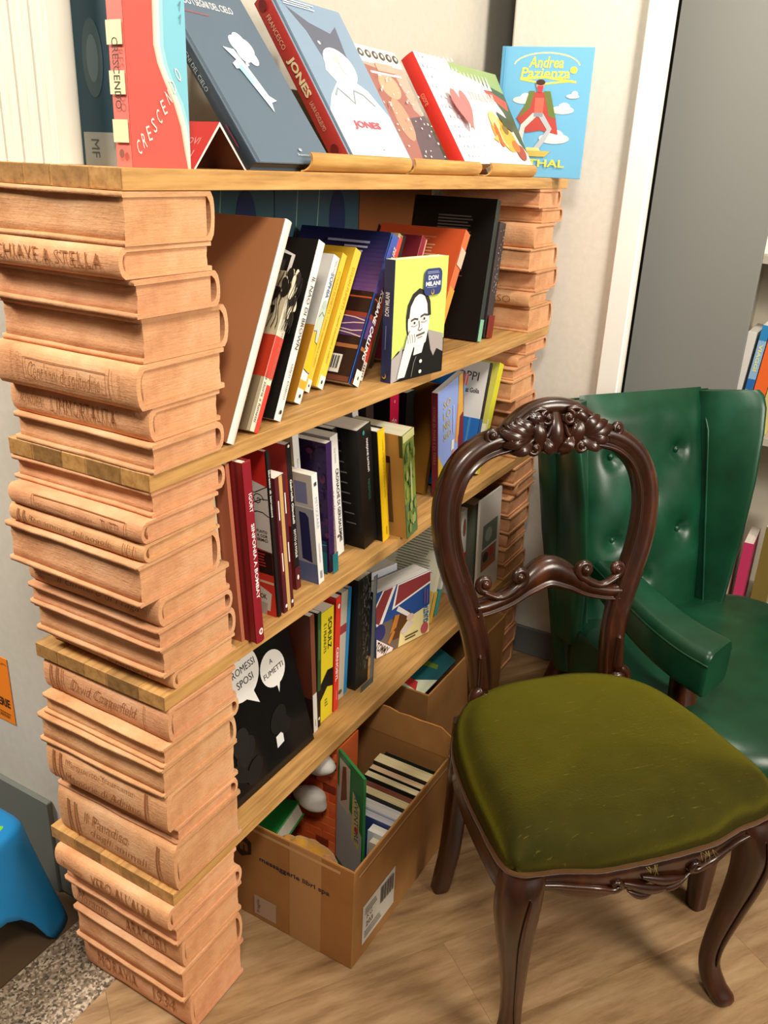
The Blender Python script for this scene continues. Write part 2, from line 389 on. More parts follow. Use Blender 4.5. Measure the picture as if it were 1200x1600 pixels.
def tjit(p, amp, seed):
    q = Vector(p)*14 + Vector((seed*3.1, seed*1.7, seed))
    return Vector(p) + Vector((noise.noise(q), noise.noise(q+Vector((9, 4, 1))), noise.noise(q+Vector((2, 8, 5)))*.55))*amp
def brick(x0, x1, z0, z1, side, label, group, seed, title=None, y0=0.0, ln=0.27, yaw=0.0):
    t = thing('book_brick', label, 'brick', (x0, y0, z0), (0, 0, yaw), group)
    wd, th = x1-x0, z1-z0-.0006; cb = min(0.0062, th*.15)
    fx = (lambda x: x) if side == 'L' else (lambda x: wd-x)
    bul = min(.007, th*.16)
    arc_o, arc_i = [], []
    for i in range(9):
        a = i/8; s = 1-(2*a-1)**2; sq = s**.6
        arc_o.append((0.008-0.008*sq-0, th*(1-a)))
        arc_i.append((0.008-0.008*sq+cb*1.1, cb+(th-2*cb)*(1-a)))
    prof = [(wd, th)] + arc_o + [(wd, 0), (wd, cb)] + arc_i[::-1] + [(wd, th-cb)]
    ys = [0, .004, .03, .07, .12, .17, .21, .245, ln-.004, ln]
    rings = []
    for k, y in enumerate(ys):
        pin = .0022 if k in (0, len(ys)-1) else 0
        r = []
        for (x, z) in prof:
            cx, cz = wd/2, th/2
            sx = x + (pin if x < cx else -pin); sz = z
            p = tjit((sx, y, sz), .0026, seed); p.z = min(max(p.z, 0.0), th)
            r.append(Vector((fx(p.x), p.y, p.z)))
        rings.append(r)
    tint = random.Random(seed).uniform(.92, 1.06); tc = (tint, tint*random.Random(seed+5).uniform(.95, 1.03), tint*.98, 1)
    mb = MB(); mb.loft(rings, True, True, col=tc); mb.build('cover', M['terra'], t)
    # page block: recessed at head, tail and fore-edge
    pr = []
    xs0, xs1 = 0.013, wd-.0042
    for k, y in enumerate([.0034, .006, .06, .13, .2, ln-.006, ln-.0034]):
        pin = .002 if k in (0, 6) else 0; r = []
        for x, z in [(xs0+pin, cb*.6), (xs1*.5, cb*.6), (xs1-pin-.001, cb*.6), (xs1-.003, th*.3), (xs1-.0042, th*.5), (xs1-.003, th*.7), (xs1-pin-.001, th-cb*.6), (xs1*.5, th-cb*.6), (xs0+pin, th-cb*.6)]:
            p = tjit((x, y, z), .0012, seed+3); r.append(Vector((fx(p.x), p.y, z)))
        pr.append(r)
    mb = MB(); mb.loft(pr, True, True, col=tc); mb.build('page_block', M['terra'], t)
    if title:
        def mp(face, u, v, e):       # u runs front<->back along the spine read left to right, v is height
            a = min(max(v/th, 0), 1); s = max(1-(2*a-1)**2, 0)**.6
            yy = ln-u if side == 'L' else u
            q = tjit((0.008-0.008*s, yy, v), .0026, seed); x = q.x - .0012 - e
            return (x if side == 'L' else wd-x, q.y, min(max(q.z, .001), th-.001))
        P = Print(mp); ink = '96603a'
        for it in title:
            if it[0] == 'frame':
                _, a, b, c, d = it
                for q in ([(a, b), (c, b)], [(c, b), (c, d)], [(c, d), (a, d)], [(a, d), (a, b)]):
                    n = 8; P.stroke('S', [(q[0][0]+(q[1][0]-q[0][0])*i/n, (q[0][1]+(q[1][1]-q[0][1])*i/n)*th) for i in range(n+1)], .0011, ink)
            elif it[0] == 'bar': P.stroke('S', [(it[1], th*(.12+.76*i/6)) for i in range(7)], it[2] if len(it) > 2 else .0012, ink)
            else:
                body, u, v, h = it[:4]; kw = it[4] if len(it) > 4 else {}
                P.text('S', body, u, v*th, h*th, ink, bold=-.012, **kw)
        P.done('carved_title', t, 'ink')
    return t
ORD = ['first', 'second', 'third', 'fourth', 'fifth', 'sixth', 'seventh', 'eighth', 'ninth']
TIER = ['top', 'second', 'third', 'lowest']
LEFT = [   # tier, list of (z top, x0, x1, side, description, title)
 [(1.3915, -.014, .149, 'R', 'thick, pages turned outward', None),
  (1.331, -.022, .142, 'L', 'carved LA CHIAVE A STELLA', [('LA CHIAVE A STELLA', .125, .52, .46, dict(w=.225))]),
  (1.294, -.004, .150, 'R', 'thin, pages turned outward', None),
  (1.247, .008, .174, 'R', 'thickest there, jutting to the right', None),
  (1.190, -.010, .160, 'L', 'carved title inside a thin frame', [('frame', .062, .24, .215, .76), ('bar', .222), ("Cent'anni di solitudine", .138, .5, .40, dict(w=.135, shear=.2)), ('GABRIEL', .052, .5, .10, dict(rot=-90, w=.04)), ('GARCIA MARQUEZ', .040, .5, .10, dict(rot=-90, w=.046)), ('EDITORE', .24, .5, .09, dict(rot=-90, w=.03))]),
  (1.133, .010, .153, 'L', "carved L'IMMORTALITA'", [("L'IMMORTALITA'", .145, .52, .50, dict(w=.125)), ('KUNDERA', .045, .52, .26, dict(w=.045, shear=.2))]),
  (1.088, .006, .150, 'R', 'resting on the second plank, pages outward', None)],
 [(1.022, .006, .159, 'R', 'directly under the second plank', None),
  (.986, -.020, .134, 'L', 'carved with small words and TUTTI', [('TUTTI', .205, .5, .42, dict(w=.035)), ('per conoscere una lingua', .118, .5, .2, dict(w=.11)), ('frame', .055, .1, .235, .88)]),
  (.955, -.018, .139, 'L', 'carved in cursive with ribbed ends', [('bar', .022, .003), ('bar', .034, .003), ('Per amore del popolo', .128, .5, .46, dict(w=.165, shear=.3)), ('bar', .232), ('bar', .24), ('bar', .25)]),
  (.927, -.026, .138, 'R', 'thick with wide cover edges', None),
  (.864, .001, .156, 'L', 'cursive title', [('Il cimitero di Praga', .155, .5, .42, dict(w=.165, shear=.35)), ('Umberto', .036, .62, .2, dict(w=.04)), ('Eco', .03, .36, .2, dict(w=.02))]),
  (.820, -.004, .159, 'R', 'slim, fore-edge outward', None),
  (.785, .003, .168, 'R', 'jutting to the right', None),
  (.737, .021, .165, 'L', "carved L'AIRONE, on the third plank", [("L'AIRONE", .18, .5, .44, dict(w=.095)), ('Giorgio Bassani', .062, .5, .36, dict(w=.095, shear=.3))])],
 [(.6805, .004, .160, 'L', 'carved in cursive, directly under the third plank', [('David Copperfield', .135, .5, .46, dict(w=.14, shear=.3)), ('bar', .222), ('bar', .02, .003), ('bar', .034, .003), ('bar', .045, .0015)]),
  (.623, -.010, .166, 'R', 'thin, edges sticking out', None),
  (.588, -.014, .162, 'R', 'pages outward, medium thick', None),
  (.534, -.013, .163, 'L', 'thick, two carved lines', [('Marguerite-Yourcenar', .125, .70, .2, dict(w=.15)), ("Memorie di Adriano", .13, .32, .26, dict(w=.165, shear=.3)), ('bar', .222, .004), ('bar', .02, .004), ('bar', .036, .004)]),
  (.463, .006, .158, 'R', 'very slim, set back in shadow', None),
  (.430, -.004, .162, 'L', 'broad rounded spine with two lines of script', [('Il Paradiso', .12, .66, .24, dict(w=.10, shear=.2)), ('degli animali', .145, .34, .24, dict(w=.13, shear=.3)), ('bar', .03, .004), ('bar', .048, .004), ('bar', .235, .004)])],
 [(.3128, -.024, .150, 'L', "carved VERO ALL'ALBA under the lowest plank", [("VERO ALL'ALBA", .16, .5, .56, dict(w=.14)), ('Hemingway', .045, .5, .3, dict(w=.05, shear=.2))]),
  (.268, -.011, .161, 'R', 'pages outward, fourth from the floor', None),
  (.228, .002, .159, 'L', 'carved ARACOELI with a rounded upper edge', [('ARACOELI', .185, .45, .42, dict(w=.095)), ('Morante', .06, .5, .36, dict(w=.075, shear=.25))]),
  (.160, -.003, .160, 'R', 'second from the floor, wide cover edges', None),
  (.088, .010, .158, 'L', 'on the floor, date carved at right end', [('MORAVIA', .09, .5, .36, dict(w=.10)), ('1934', .205, .5, .36, dict(w=.05))])]]
floor_of = [1.047, .706, .338, .0046]
sd = 0
for ti, tier in enumerate(LEFT):
    for i, (zt, x0, x1, side, desc, title) in enumerate(tier):
        zb = tier[i+1][0] if i+1 < len(tier) else floor_of[ti]
        sd += 1; r = random.Random(sd*13)
        brick(x0, x1, zb, zt, side, f'{ORD[i]} terracotta brick, {TIER[ti]} tier of left pillar, {desc}', 'book bricks of the left pillar', sd, title, y0=r.uniform(-.004, .003), ln=r.uniform(.262, .272), yaw=r.uniform(-.012, .012))
RIGHT = [
 [(1.3915, 1.326, 1.478, 'R'), (1.347, 1.356, 1.512, 'R'), (1.312, 1.300, 1.458, 'L'), (1.256, 1.296, 1.494, 'R'), (1.200, 1.348, 1.508, 'R'), (1.147, 1.311, 1.453, 'L'), (1.113, 1.331, 1.496, 'R')],
 [(1.022, 1.330, 1.482, 'R'), (.990, 1.288, 1.430, 'L'), (.965, 1.268, 1.410, 'R'), (.935, 1.262, 1.424, 'R'), (.878, 1.30, 1.45, 'R'), (.838, 1.325, 1.47, 'L'), (.79, 1.33, 1.49, 'R'), (.75, 1.34, 1.49, 'R')],
 [(.6805, 1.335, 1.49, 'R'), (.628, 1.36, 1.51, 'L'), (.59, 1.335, 1.495, 'R'), (.535, 1.34, 1.49, 'R'), (.48, 1.345, 1.50, 'L'), (.435, 1.335, 1.49, 'R'), (.385, 1.34, 1.5, 'R')],
 [(.3128, 1.34, 1.49, 'R'), (.26, 1.345, 1.5, 'L'), (.20, 1.335, 1.49, 'R'), (.135, 1.34, 1.5, 'R'), (.07, 1.34, 1.49, 'R')]]
for ti, tier in enumerate(RIGHT):
    for i, (zt, x0, x1, side) in enumerate(tier):
        zb = tier[i+1][0] if i+1 < len(tier) else floor_of[ti]
        sd += 1; r = random.Random(sd*13)
        title = None
        if side == 'L' and ti == 0: title = [('YH', .14, .5, .4, dict(w=.04))] if i == 2 else [('VERSO', .17, .5, .5, dict(w=.09))]
        brick(x0, x1, zb, zt, side, f'{ORD[i]} terracotta brick down the {TIER[ti]} tier of the right pillar, by the wall', 'book bricks of the right pillar', sd, title, y0=r.uniform(-.004, .003), ln=r.uniform(.262, .272), yaw=r.uniform(-.012, .012))

# ------------------------------------------------------------------ books
GR = {}
def book(label, x, y, z0, t, d, h, lean=0.0, yaw=0.0, cl='888888', cs='888888', crr=None, hard=False, art=None, group=None, pc=WHITE, tilt=0.0, name='book', wrap=False, z=None):
    """thickness runs along local -x, spine faces local -y; x,y,z0 is the bottom corner the book stands on"""
    a = math.radians(lean); yw = math.radians(yaw)
    M3 = Matrix.Rotation(yw, 3, 'Z') @ Matrix.Rotation(math.radians(tilt), 3, 'X') @ Matrix.Rotation(a, 3, 'Y')
    # lift so that the lowest corner touches z0
    low = min((M3 @ Vector((px, py, 0))).z for px in (-t, 0) for py in (0, d))
    r = thing(name, label, 'book', (x, y, z0-low), M3.to_euler(), group)
    L_, S_, R_ = lin(cl), lin(cs), lin(crr or cl)
    b = .0026 if hard else .0009; ov = .003 if hard else .0
    mb = MB(); cm = M['gloss'] if wrap else M['cover']
    mb.box((-t, 0, 0), (-t+b, d, h), b*.4, col=L_); mb.box((-b, 0, 0), (0, d, h), b*.4, col=R_)
    if hard:      # gently rounded spine with grooves beside it
        rings = []
        for zz in (0, h):
            rg = [Vector((-t*i/8, -.0022*(1-(2*i/8-1)**2), zz)) for i in range(9)] + [Vector((-t*(8-i)/8, .0024, zz)) for i in range(9)]
            rings.append(rg)
        mb.loft(rings, True, True, col=S_, smooth=False)
    else:
        mb.box((-t, -.0002, 0), (0, .0012, h), .0003, col=S_)
    mb.build('cover', cm, r)
    mb = MB(); mb.box((-t+b, .0015, ov), (-b, d-ov-.0006, h-ov-.0004), col=pc); mb.build('page_block', M['pages'], r)
    if art:
        def mp(f, u, v, e):
            if f == 'S':
                k = u/t if t else 0
                return (-t+u, (-.0022*(1-(2*k-1)**2) if hard else -.0002)-e, v)
            if f == 'L': return (-t-e, d-u, v)
            if f == 'R': return (e, u, v)
        P = Print(mp); art(P, t, d, h); P.done('cover_print', r)
    return r
def spine(body, col, c=.5, hh=.5, ln=.6, rot=-90, bold=0.0, sh=0.0):
    def f(P, t, d, h): P.text('S', body, t*.5, h*c, t*hh, col, rot=rot, w=h*ln, bold=bold, shear=sh)
    return f
def multi(*fs):
    def f(P, t, d, h):
        for q in fs: q(P, t, d, h)
    return f
def logo(col, v=.04, r=.25, col2=None):
    def f(P, t, d, h):
        P.ell('S', t/2, h*v, t*r, t*r, col)
        if col2: P.ell('S', t/2, h*v, t*r*.5, t*r*.5, col2)
    return f
def squig(P, f, x0, y0, r, n, col, wd, turns=1.6):
    P.stroke(f, [(x0+r*(1-i/n)*math.cos(turns*2*PI*i/n), y0+r*(1-i/n)*math.sin(turns*2*PI*i/n)) for i in range(n)], wd, col)

Z2, Z3, Z4, ZT = 1.047, .706, .338, 1.416
G1, G2, G3 = 'books on the second plank', 'books on the third plank', 'books on the lowest plank'
# ---- second plank
def a_tan(P, t, d, h):
    P.ell('L', d-.135, h*.44, .011, .018, '15100c', rot=.3); P.ell('L', d-.142, h*.43, .016, .012, '15100c')
book('large tan picture book with white spine, leaning on the left pillar bricks', .168, -.004, Z2, .016, .23, .332, 25.4, cl='a9714a', cs='e3ddd0', hard=True, art=a_tan, group=G1)
def a_art(P, t, d, h):
    P.rect('L', 0, h*.34, d, h*.60, 'c33a22'); P.rect('S', 0, h*.34, t, h*.60, 'e0483a'); P.rect('S', t*.5, 0, t, h*.30, 'e0483a')
    P.rect('L', d-.020, 0, d-.006, h*.34, '8d7c60')  # shadow beside the spine joint, put into the cover's colour
    P.text('S', 'una storia a fumetti', t*.25, h*.22, t*.32, '6b6458', rot=-90, w=h*.32, shear=.2)
    P.text('S', 'come se niente fosse', t*.75, h*.48, t*.30, '8f887a', rot=-90, w=h*.30, shear=.2)
    r = random.Random(2)
    for f, W in (('L', .05), ('S', t)):
        u0 = d-W if f == 'L' else 0
        for i in range(15):
            u = u0 + r.uniform(.05, .95)*W; v = h*r.uniform(.66, .99)
            P.ell(f, u, v, min(.006, W*.3), .012, '2a251f' if i % 2 else 'd8cdb4', rot=r.uniform(-.6, .6))
        for i in range(8):
            u = u0 + W*(.1+.8*(i/7)); P.stroke(f, [(u+.003*math.sin(k*.9+i), h*(.64+.35*k/10)) for k in range(11)], .0013, '241f1a')
    squig(P, 'L', d-.022, h*.83, .017, 26, '2a251f', .0022); P.ell('L', d-.028, h*.72, .012, .016, 'c9bb9a'); P.lines('L', d-.038, h*.63, d-.018, h*.73, 7, '574b3a', vertical=True)
book('cream paperback with black pen drawing and red blocks, beside the tan book', .233, .004, Z2, .020, .17, .247, 26.5, cl='cdbf9d', cs='e6dcc4', art=a_art, group=G1)
def a_nao(P, t, d, h):
    P.stroke('L', [(d-.074, h*.88), (d-.071, h*.93), (d-.040, h*.90), (d-.048, h*.52)], .007, 'f2efe8')
    P.rect('L', d-.11, h*.5, d-.052, h*.87, '3a3430'); P.rect('L', d-.09, h*.5, d-.08, h*.87, '2a241f')
    P.barcode('L', d-.060, h*.08, d-.030, h*.19)
    P.text('S', 'IL NAO DI BROWN', t*.52, h*.60, t*.48, '24211f', rot=-90, w=h*.40)
    P.text('S', 'Glyn Dillon', t*.5, h*.22, t*.36, '5a5652', rot=-90, w=h*.20, shear=.2); P.ell('S', t/2, h*.05, t*.16, t*.2, '3a3836')
book('black paperback with white spine and thin capitals along it', .304, .014, Z2, .018, .19, .290, 24.4, cl='1c1917', cs='efece5', art=a_nao, group=G1)
def a_soph(P, t, d, h):
    P.rect('L', 0, 0, d, h*.52, 'd9932a'); P.rect('S', 0, h*.22, t, h*.48, 'f5c02a'); P.rect('S', 0, h*.10, t, h*.155, 'efab32')
    P.poly('S', [(0, h*.47), (t*.45, h*.50), (t*.6, h*.42), (t, h*.42), (t, h*.66), (t*.2, h*.66)], 'c6d2c2')
    P.stroke('S', [(0, h*.48), (t*.45, h*.49), (t*.6, h*.42), (t, h*.41)], .0016, '3c3a34'); P.stroke('S', [(0, h*.225), (t*.5, h*.215), (t, h*.21)], .0014, '3c3a34')
    P.ell('S', t*.55, h*.67, t*.3, h*.03, 'b9cbb8'); P.stroke('S', [(t*.2, h*.58), (t*.5, h*.62), (t*.9, h*.6)], .0012, '4a4a44')
    P.text('S', 'SOPHIA', t*.55, h*.80, t*.50, '4d7396', rot=-90, w=h*.17, bold=.01); P.text('S', 'Vanna Vinci', t*.6, h*.93, t*.28, '77746e', rot=-90, w=h*.09); P.ell('S', t*.5, h*.05, t*.14, t*.18, '3a3836')
book('white paperback with blue title, green figure and orange band on spine', .408, .050, Z2, .019, .17, .259, 26.3, cl='e9e6df', cs='f1eee8', art=a_soph, group=G1)
book('thin grey and white paperback squeezed before the yellow pair', .457, .085, Z2, .010, .15, .255, 26.8, cl='3b4654', cs='c9cbcf', art=lambda P, t, d, h: P.rect('S', 0, 0, t, h*.2, 'ece6d2'), group=G1)
def a_yel(P, t, d, h):
    P.rect('S', t*.18, 0, t, h*.09, 'f3efe4'); P.ell('S', t*.6, h*.045, t*.13, t*.17, '3a3836')
    P.text('S', 'DYLAN FUMETTI', t*.5, h*.72, t*.36, 'd9992c', rot=-90, w=h*.30); P.text('S', 'i nuovi racconti a colori', t*.5, h*.36, t*.30, 'b58a2c', rot=-90, w=h*.36, shear=.2)
book('left of the two tilted yellow paperbacks', .482, .084, Z2, .016, .15, .257, 27.3, cl='e8bb33', cs='f2cc49', art=a_yel, group=G1)
book('right of the two tilted yellow paperbacks, touching the sunset cover', .516, .078, Z2, .022, .15, .263, 27.8, cl='e8bb33', cs='f2cc49', art=a_yel, group=G1)
def a_kob(P, t, d, h):
    n = 14
    for i in range(n):
        k = i/n; c = tuple(int(a+(b-a)*k) for a, b in zip((112, 72, 128), (14, 24, 66)))
        P.rect('L', 0, h*(.60+.40*k), d, h*(.60+.40*(k+1/n)), c); c2 = tuple(int(a+(b-a)*k) for a, b in zip((96, 66, 140), (62, 96, 176))); P.rect('S', 0, h*(.60+.40*k), t, h*(.60+.40*(k+1/n)), c2)
    for f, W in (('L', d), ('S', t)):
        P.rect(f, 0, 0, W, h*.60, '2e1813'); P.rect(f, 0, h*.43, W, h*.46, '8f3a26'); P.rect(f, 0, h*.555, W, h*.565, 'c4552f'); P.rect(f, 0, h*.30, W, h*.43, '5b3b72'); P.rect(f, 0, h*.22, W, h*.245, 'a5683a'); P.rect(f, 0, 0, W, h*.035, '6e3c2e')
    for k in range(4): P.stroke('L', [(d*(.1+.9*i/8), h*(.31+.035*k+.012*math.sin(i*1.3+k*2))) for i in range(9)], .0022, 'd9b9b2')
    P.lines('L', d-.09, h*.84, d-.035, h*.90, 2, 'b5b6cc'); P.lines('L', d-.13, h*.90, d-.03, h*.935, 1, '9fa4c4')
    P.barcode('L', d-.075, h*.05, d-.025, h*.17)
    P.text('S', 'KOBANE CALLING', t*.62, h*.40, t*.50, 'f0ece6', rot=-90, w=h*.46, bold=.03, shear=.25); P.rect('S', t*.1, 0, t, h*.10, 'ece8e0'); P.ell('S', t*.6, h*.05, t*.1, t*.16, '3a3836'); P.text('S', 'zero', t*.6, h*.88, t*.4, 'e8d6b0', rot=-90, w=h*.09, shear=.2)
book('thick paperback with blue and purple sunset over brown stripes', .573, .044, Z2, .024, .20, .290, 28.1, cl='1c2450', cs='3c60b0', art=a_kob, group=G1)
book('slim red paperback behind the sunset cover, white foot of spine', .618, .056, Z2, .014, .18, .283, 28.0, cl='b8352a', cs='d8483c', art=lambda P, t, d, h: (P.rect('S', 0, 0, t, h*.13, 'e4ddcf'), P.lines('S', t*.2, h*.02, t*.8, h*.11, 5, '5d564c')), group=G1)
book('beige and red paperback, its top showing behind the portrait cover', .660, .075, Z2, .021, .17, .283, 27.0, cl='b9aa86', cs='b04a40', crr='c0483e', art=lambda P, t, d, h: P.rect('S', 0, h*.25, t*.5, h, 'a8a395'), group=G1)
book('lime green paperback peeping over the portrait cover', .702, .095, Z2, .016, .14, .280, 26.0, cl='a9a72e', cs='aaac34', group=G1)
book('wide black hardback behind the portrait cover, top edge in view', .728, .10, Z2, .015, .155, .276, 25.5, cl='1a1613', cs='2a2622', group=G1, art=lambda P, t, d, h: P.lines('L', d-.06, h*.88, d-.02, h*.90, 1, '8a847a'))
book('dark red and pink paperback showing above the portrait cover', .795, .085, Z2, .024, .15, .268, 26.0, cl='7c2430', cs='d99a86', art=lambda P, t, d, h: (P.rect('S', 0, 0, t*.75, h, '8c2a3a'),), group=G1)
def a_or(P, t, d, h):
    P.lines('L', d-.20, h*.89, d-.05, h*.93, 2, 'e08a5c'); P.lines('L', d-.135, h*.66, d-.05, h*.87, 8, 'e0a27c'); P.rect('S', 0, 0, t, h*.55, 'ec9a3c'); P.rect('S', 0, h*.72, t, h*.86, 'e9b9a0')
book('large bright orange book leaning behind the portrait cover', .888, .042, Z2, .026, .21, .287, 30.0, cl='c8532a', cs='dd6d3f', art=a_or, group=G1)
def a_blk(P, t, d, h):
    P.lines('L', d-.145, h*.73, d-.05, h*.88, 7, '5c5850'); P.lines('L', d-.145, h*.44, d-.06, h*.50, 3, '55514a'); P.lines('L', d-.19, h*.31, d-.15, h*.33, 1, '6a665e')
    P.ell('L', d-.085, h*.62, .018, .035, '3b2218'); P.rect('S', 0, 0, t, h*.16, '7fb89a')
book('tall black hardback with white text on back, green foot of spine', 1.142, .046, Z2, .021, .210, .322, 10.0, cl='15120f', cs='1d2f2c', art=a_blk, group=G1)
book('thin white paperback between the black hardback and dotted spine', 1.158, .055, Z2, .011, .20, .285, 10.5, cl='d8d4ca', cs='e6e3da', group=G1)
def a_dot(P, t, d, h):
    r = random.Random(4)
    for i in range(46): P.ell('S', t*r.uniform(.1, .9), h*r.uniform(.35, .97), .0016, .0016, 'a8a09a', 6)
    P.rect('S', 0, 0, t, h*.2, '7c241c'); P.rect('S', t*.48, 0, t*.52, h, '241c1c'); P.ell('S', t*.3, h*.06, .002, .003, 'ddd', 8) if False else None
book('dark speckled paperback with red foot, against the right pillar', 1.207, .050, Z2, .036, .18, .268, 8.9, cl='2a2426', cs='3c3638', art=a_dot, group=G1)
# portrait book standing face out near the plank's edge
def a_don(P, t, d, h):
    P.poly('R', [(.0, .0), (d, .0), (d, h*.30), (d*.80, h*.36), (d*.62, h*.40), (d*.40, h*.28), (d*.12, h*.26), (0, h*.20)], '1d1b1a')
    P.poly('R', [(d*.66, h*.40), (d*.98, h*.34), (d*.99, h*.18), (d*.86, h*.22), (d*.80, h*.16), (d*.74, h*.22)], 'aaa19c')
    P.poly('R', [(0, h*.20), (d*.12, h*.24), (d*.2, h*.3), (d*.16, h*.02), (d*.02, h*.0), (0, 0)], 'b5aca9')
    P.ell('R', d*.46, h*.505, d*.225, h*.235, '2a2826'); P.ell('R', d*.475, h*.485, d*.205, h*.225, 'f0eee8')
    P.poly('R', [(d*.29, h*.42), (d*.33, h*.34), (d*.42, h*.26), (d*.52, h*.25), (d*.63, h*.30), (d*.67, h*.42), (d*.68, h*.55), (d*.3, h*.55)], 'f0eee8')
    P.poly('R', [(d*.42, h*.27), (d*.40, h*.2), (d*.56, h*.21), (d*.60, h*.29)], 'f0eee8')
    P.stroke('R', [(d*.26, h*.52), (d*.28, h*.62), (d*.36, h*.70), (d*.46, h*.735), (d*.58, h*.71), (d*.65, h*.63), (d*.675, h*.52)], .010, '34322f')
    for sgn, cx, cy in ((-1, .39, .475), (1, .57, .50)):
        P.stroke('R', [(d*(cx-.07), h*(cy+.02)), (d*cx, h*(cy+.035)), (d*(cx+.07), h*(cy+.026))], .004, '55524e'); P.ell('R', d*cx, h*cy, d*.04, h*.012, 'd8d5cf'); P.ell('R', d*cx, h*cy, d*.016, h*.011, '2a2826')
        P.stroke('R', [(d*(cx-.06), h*(cy-.022)), (d*cx, h*(cy-.03)), (d*(cx+.06), h*(cy-.018))], .0016, '9a958e')
    P.stroke('R', [(d*.47, h*.49), (d*.485, h*.44), (d*.46, h*.415), (d*.50, h*.405), (d*.54, h*.42)], .0022, '6a665f')
    P.stroke('R', [(d*.43, h*.365), (d*.50, h*.372), (d*.59, h*.382)], .0035, '5c5852'); P.stroke('R', [(d*.46, h*.345), (d*.55, h*.352)], .002, '99948c')
    P.poly('R', [(d*.10, h*.03), (d*.24, h*.03), (d*.34, h*.20), (d*.42, h*.33), (d*.42, h*.40), (d*.30, h*.42), (d*.24, h*.36), (d*.2, h*.26)], 'f0eee8')
    for k in range(4): P.stroke('R', [(d*(.25+.045*k), h*.385), (d*(.27+.045*k), h*.34), (d*(.28+.04*k), h*.31)], .0016, '8a857d')
    P.stroke('R', [(d*.2, h*.26), (d*.25, h*.37), (d*.3, h*.42)], .0018, '6a665f'); P.stroke('R', [(d*.36, h*.02), (d*.40, h*.14), (d*.44, h*.19)], .0016, '8a857d')
    for k in range(2): P.ell('R', d*.53, h*(.05+.09*k), d*.028, h*.016, 'e9e6df')
    x0, x1, y0, y1 = d*.52, d*.86, h*.69, h*.91; rr = .012; pts = []
    for cx, cy, a0 in ((x1-rr, y1-rr, 0), (x0+rr, y1-rr, 90), (x0+rr, y0+rr, 180), (x1-rr, y0+rr, 270)):
        for k in range(5): a = math.radians(a0+22.5*k); pts.append((cx+rr*math.cos(a), cy+rr*math.sin(a)))
    P.poly('R', pts, '3a4577')
    P.text('R', 'DON', d*.69, h*.835, h*.037, 'f4f2ee', w=d*.19, bold=.03); P.text('R', 'MILANI', d*.69, h*.785, h*.037, 'f4f2ee', w=d*.28, bold=.03)
    P.lines('R', d*.57, h*.865, d*.81, h*.89, 2, '9aa0bb'); P.lines('R', d*.57, h*.75, d*.81, h*.762, 1, '9aa0bb')
    P.ell('R', d*.685, h*.717, .0048, .0052, 'd8a82c'); P.ell('R', d*.683, h*.722, .0036, .0038, '3a4577')
    P.text('S', 'DON MILANI', t*.55, h*.65, t*.42, 'e6e4e6', rot=90, w=h*.19, bold=.03); P.lines('S', t*.42, h*.28, t*.60, h*.50, 1, '7d83a6', vertical=True); P.ell('S', t*.5, h*.06, t*.2, t*.24, 'd8a82c'); P.ell('S', t*.46, h*.068, t*.17, t*.2, '33395f')
book('lime green book with a black and white portrait of a pensive man', .636, .004, Z2, .024, .166, .226, 0, yaw=-99, cl='c6d869', cs='353b63', crr='cfe070', art=a_don, group=G1)
# teal picture books lying behind, seen in the gap under the top plank
for i, (x, c) in enumerate(((.50, '2c5560'), (.802, '2c4f5e'))):
    def a_teal(P, t, d, h, i=i):
        for k in range(3): P.stroke('R', [(d*(.15+.22*k), 0), (d*(.25+.25*k), h)], .003, '7d9a92')
        P.ell('R', d*.72, h*.8, .03, .06, '182a55')
    book(['large dark teal book standing face out at the back, left one', 'large dark teal book with navy blot at the back, right one'][i], x-.18, .2620, Z2, .012, .30, .342, 0, yaw=-90, cl=c, cs=c, art=a_teal, group='teal books at the back of the second plank')

book('brown book standing face out at the back behind the tall black hardback', .926, .2620, Z2, .012, .34, .340, 0, yaw=-90, cl='7a4a26', cs='7a4a26', group='teal books at the back of the second plank')

# ---- third plank
def a_cream(P, t, d, h):
    P.poly('L', [(d*.2, h*.55), (d, h*.60), (d, h*.86), (d*.7, h*.95), (d*.3, h*.9)], '1a1714'); P.ell('L', d*.82, h*.10, .025, .02, '1a1714'); P.rect('L', d*.55, h*.38, d*.86, h*.6, '1a1714')
book('cream paperback with black blots, half hidden behind the left pillar', .184, .030, Z3, .007, .20, .275, -5.0, cl='d2c79c', cs='d8cfa9', art=a_cream, group=G2)
book('thin terracotta coloured paperback left of the dark red hardback', .1945, .006, Z3, .008, .20, .312, -5.0, cl='b0664a', cs='bb7153', group=G2)
def a_igort(P, t, d, h):
    P.rect('L', d-.016, 0, d-.012, h, '5e0f17')
    P.text('S', 'IGORT', t*.52, h*.79, t*.42, 'e9e2df', rot=-90, w=h*.10, bold=.02); P.text('S', 'SINFONIA A BOMBAY', t*.52, h*.47, t*.42, 'f0ebe8', rot=-90, w=h*.42, bold=.02)
    P.ell('S', t*.52, h*.065, t*.26, t*.32, 'efe9e6'); P.ell('S', t*.52, h*.065, t*.12, t*.15, 'b3606a')
book('dark red hardback with white capitals, nearest the left pillar', .214, -.018, Z3, .019, .21, .316, -4.8, cl='7a1620', cs='8f1d2b', hard=True, art=a_igort, group=G2)
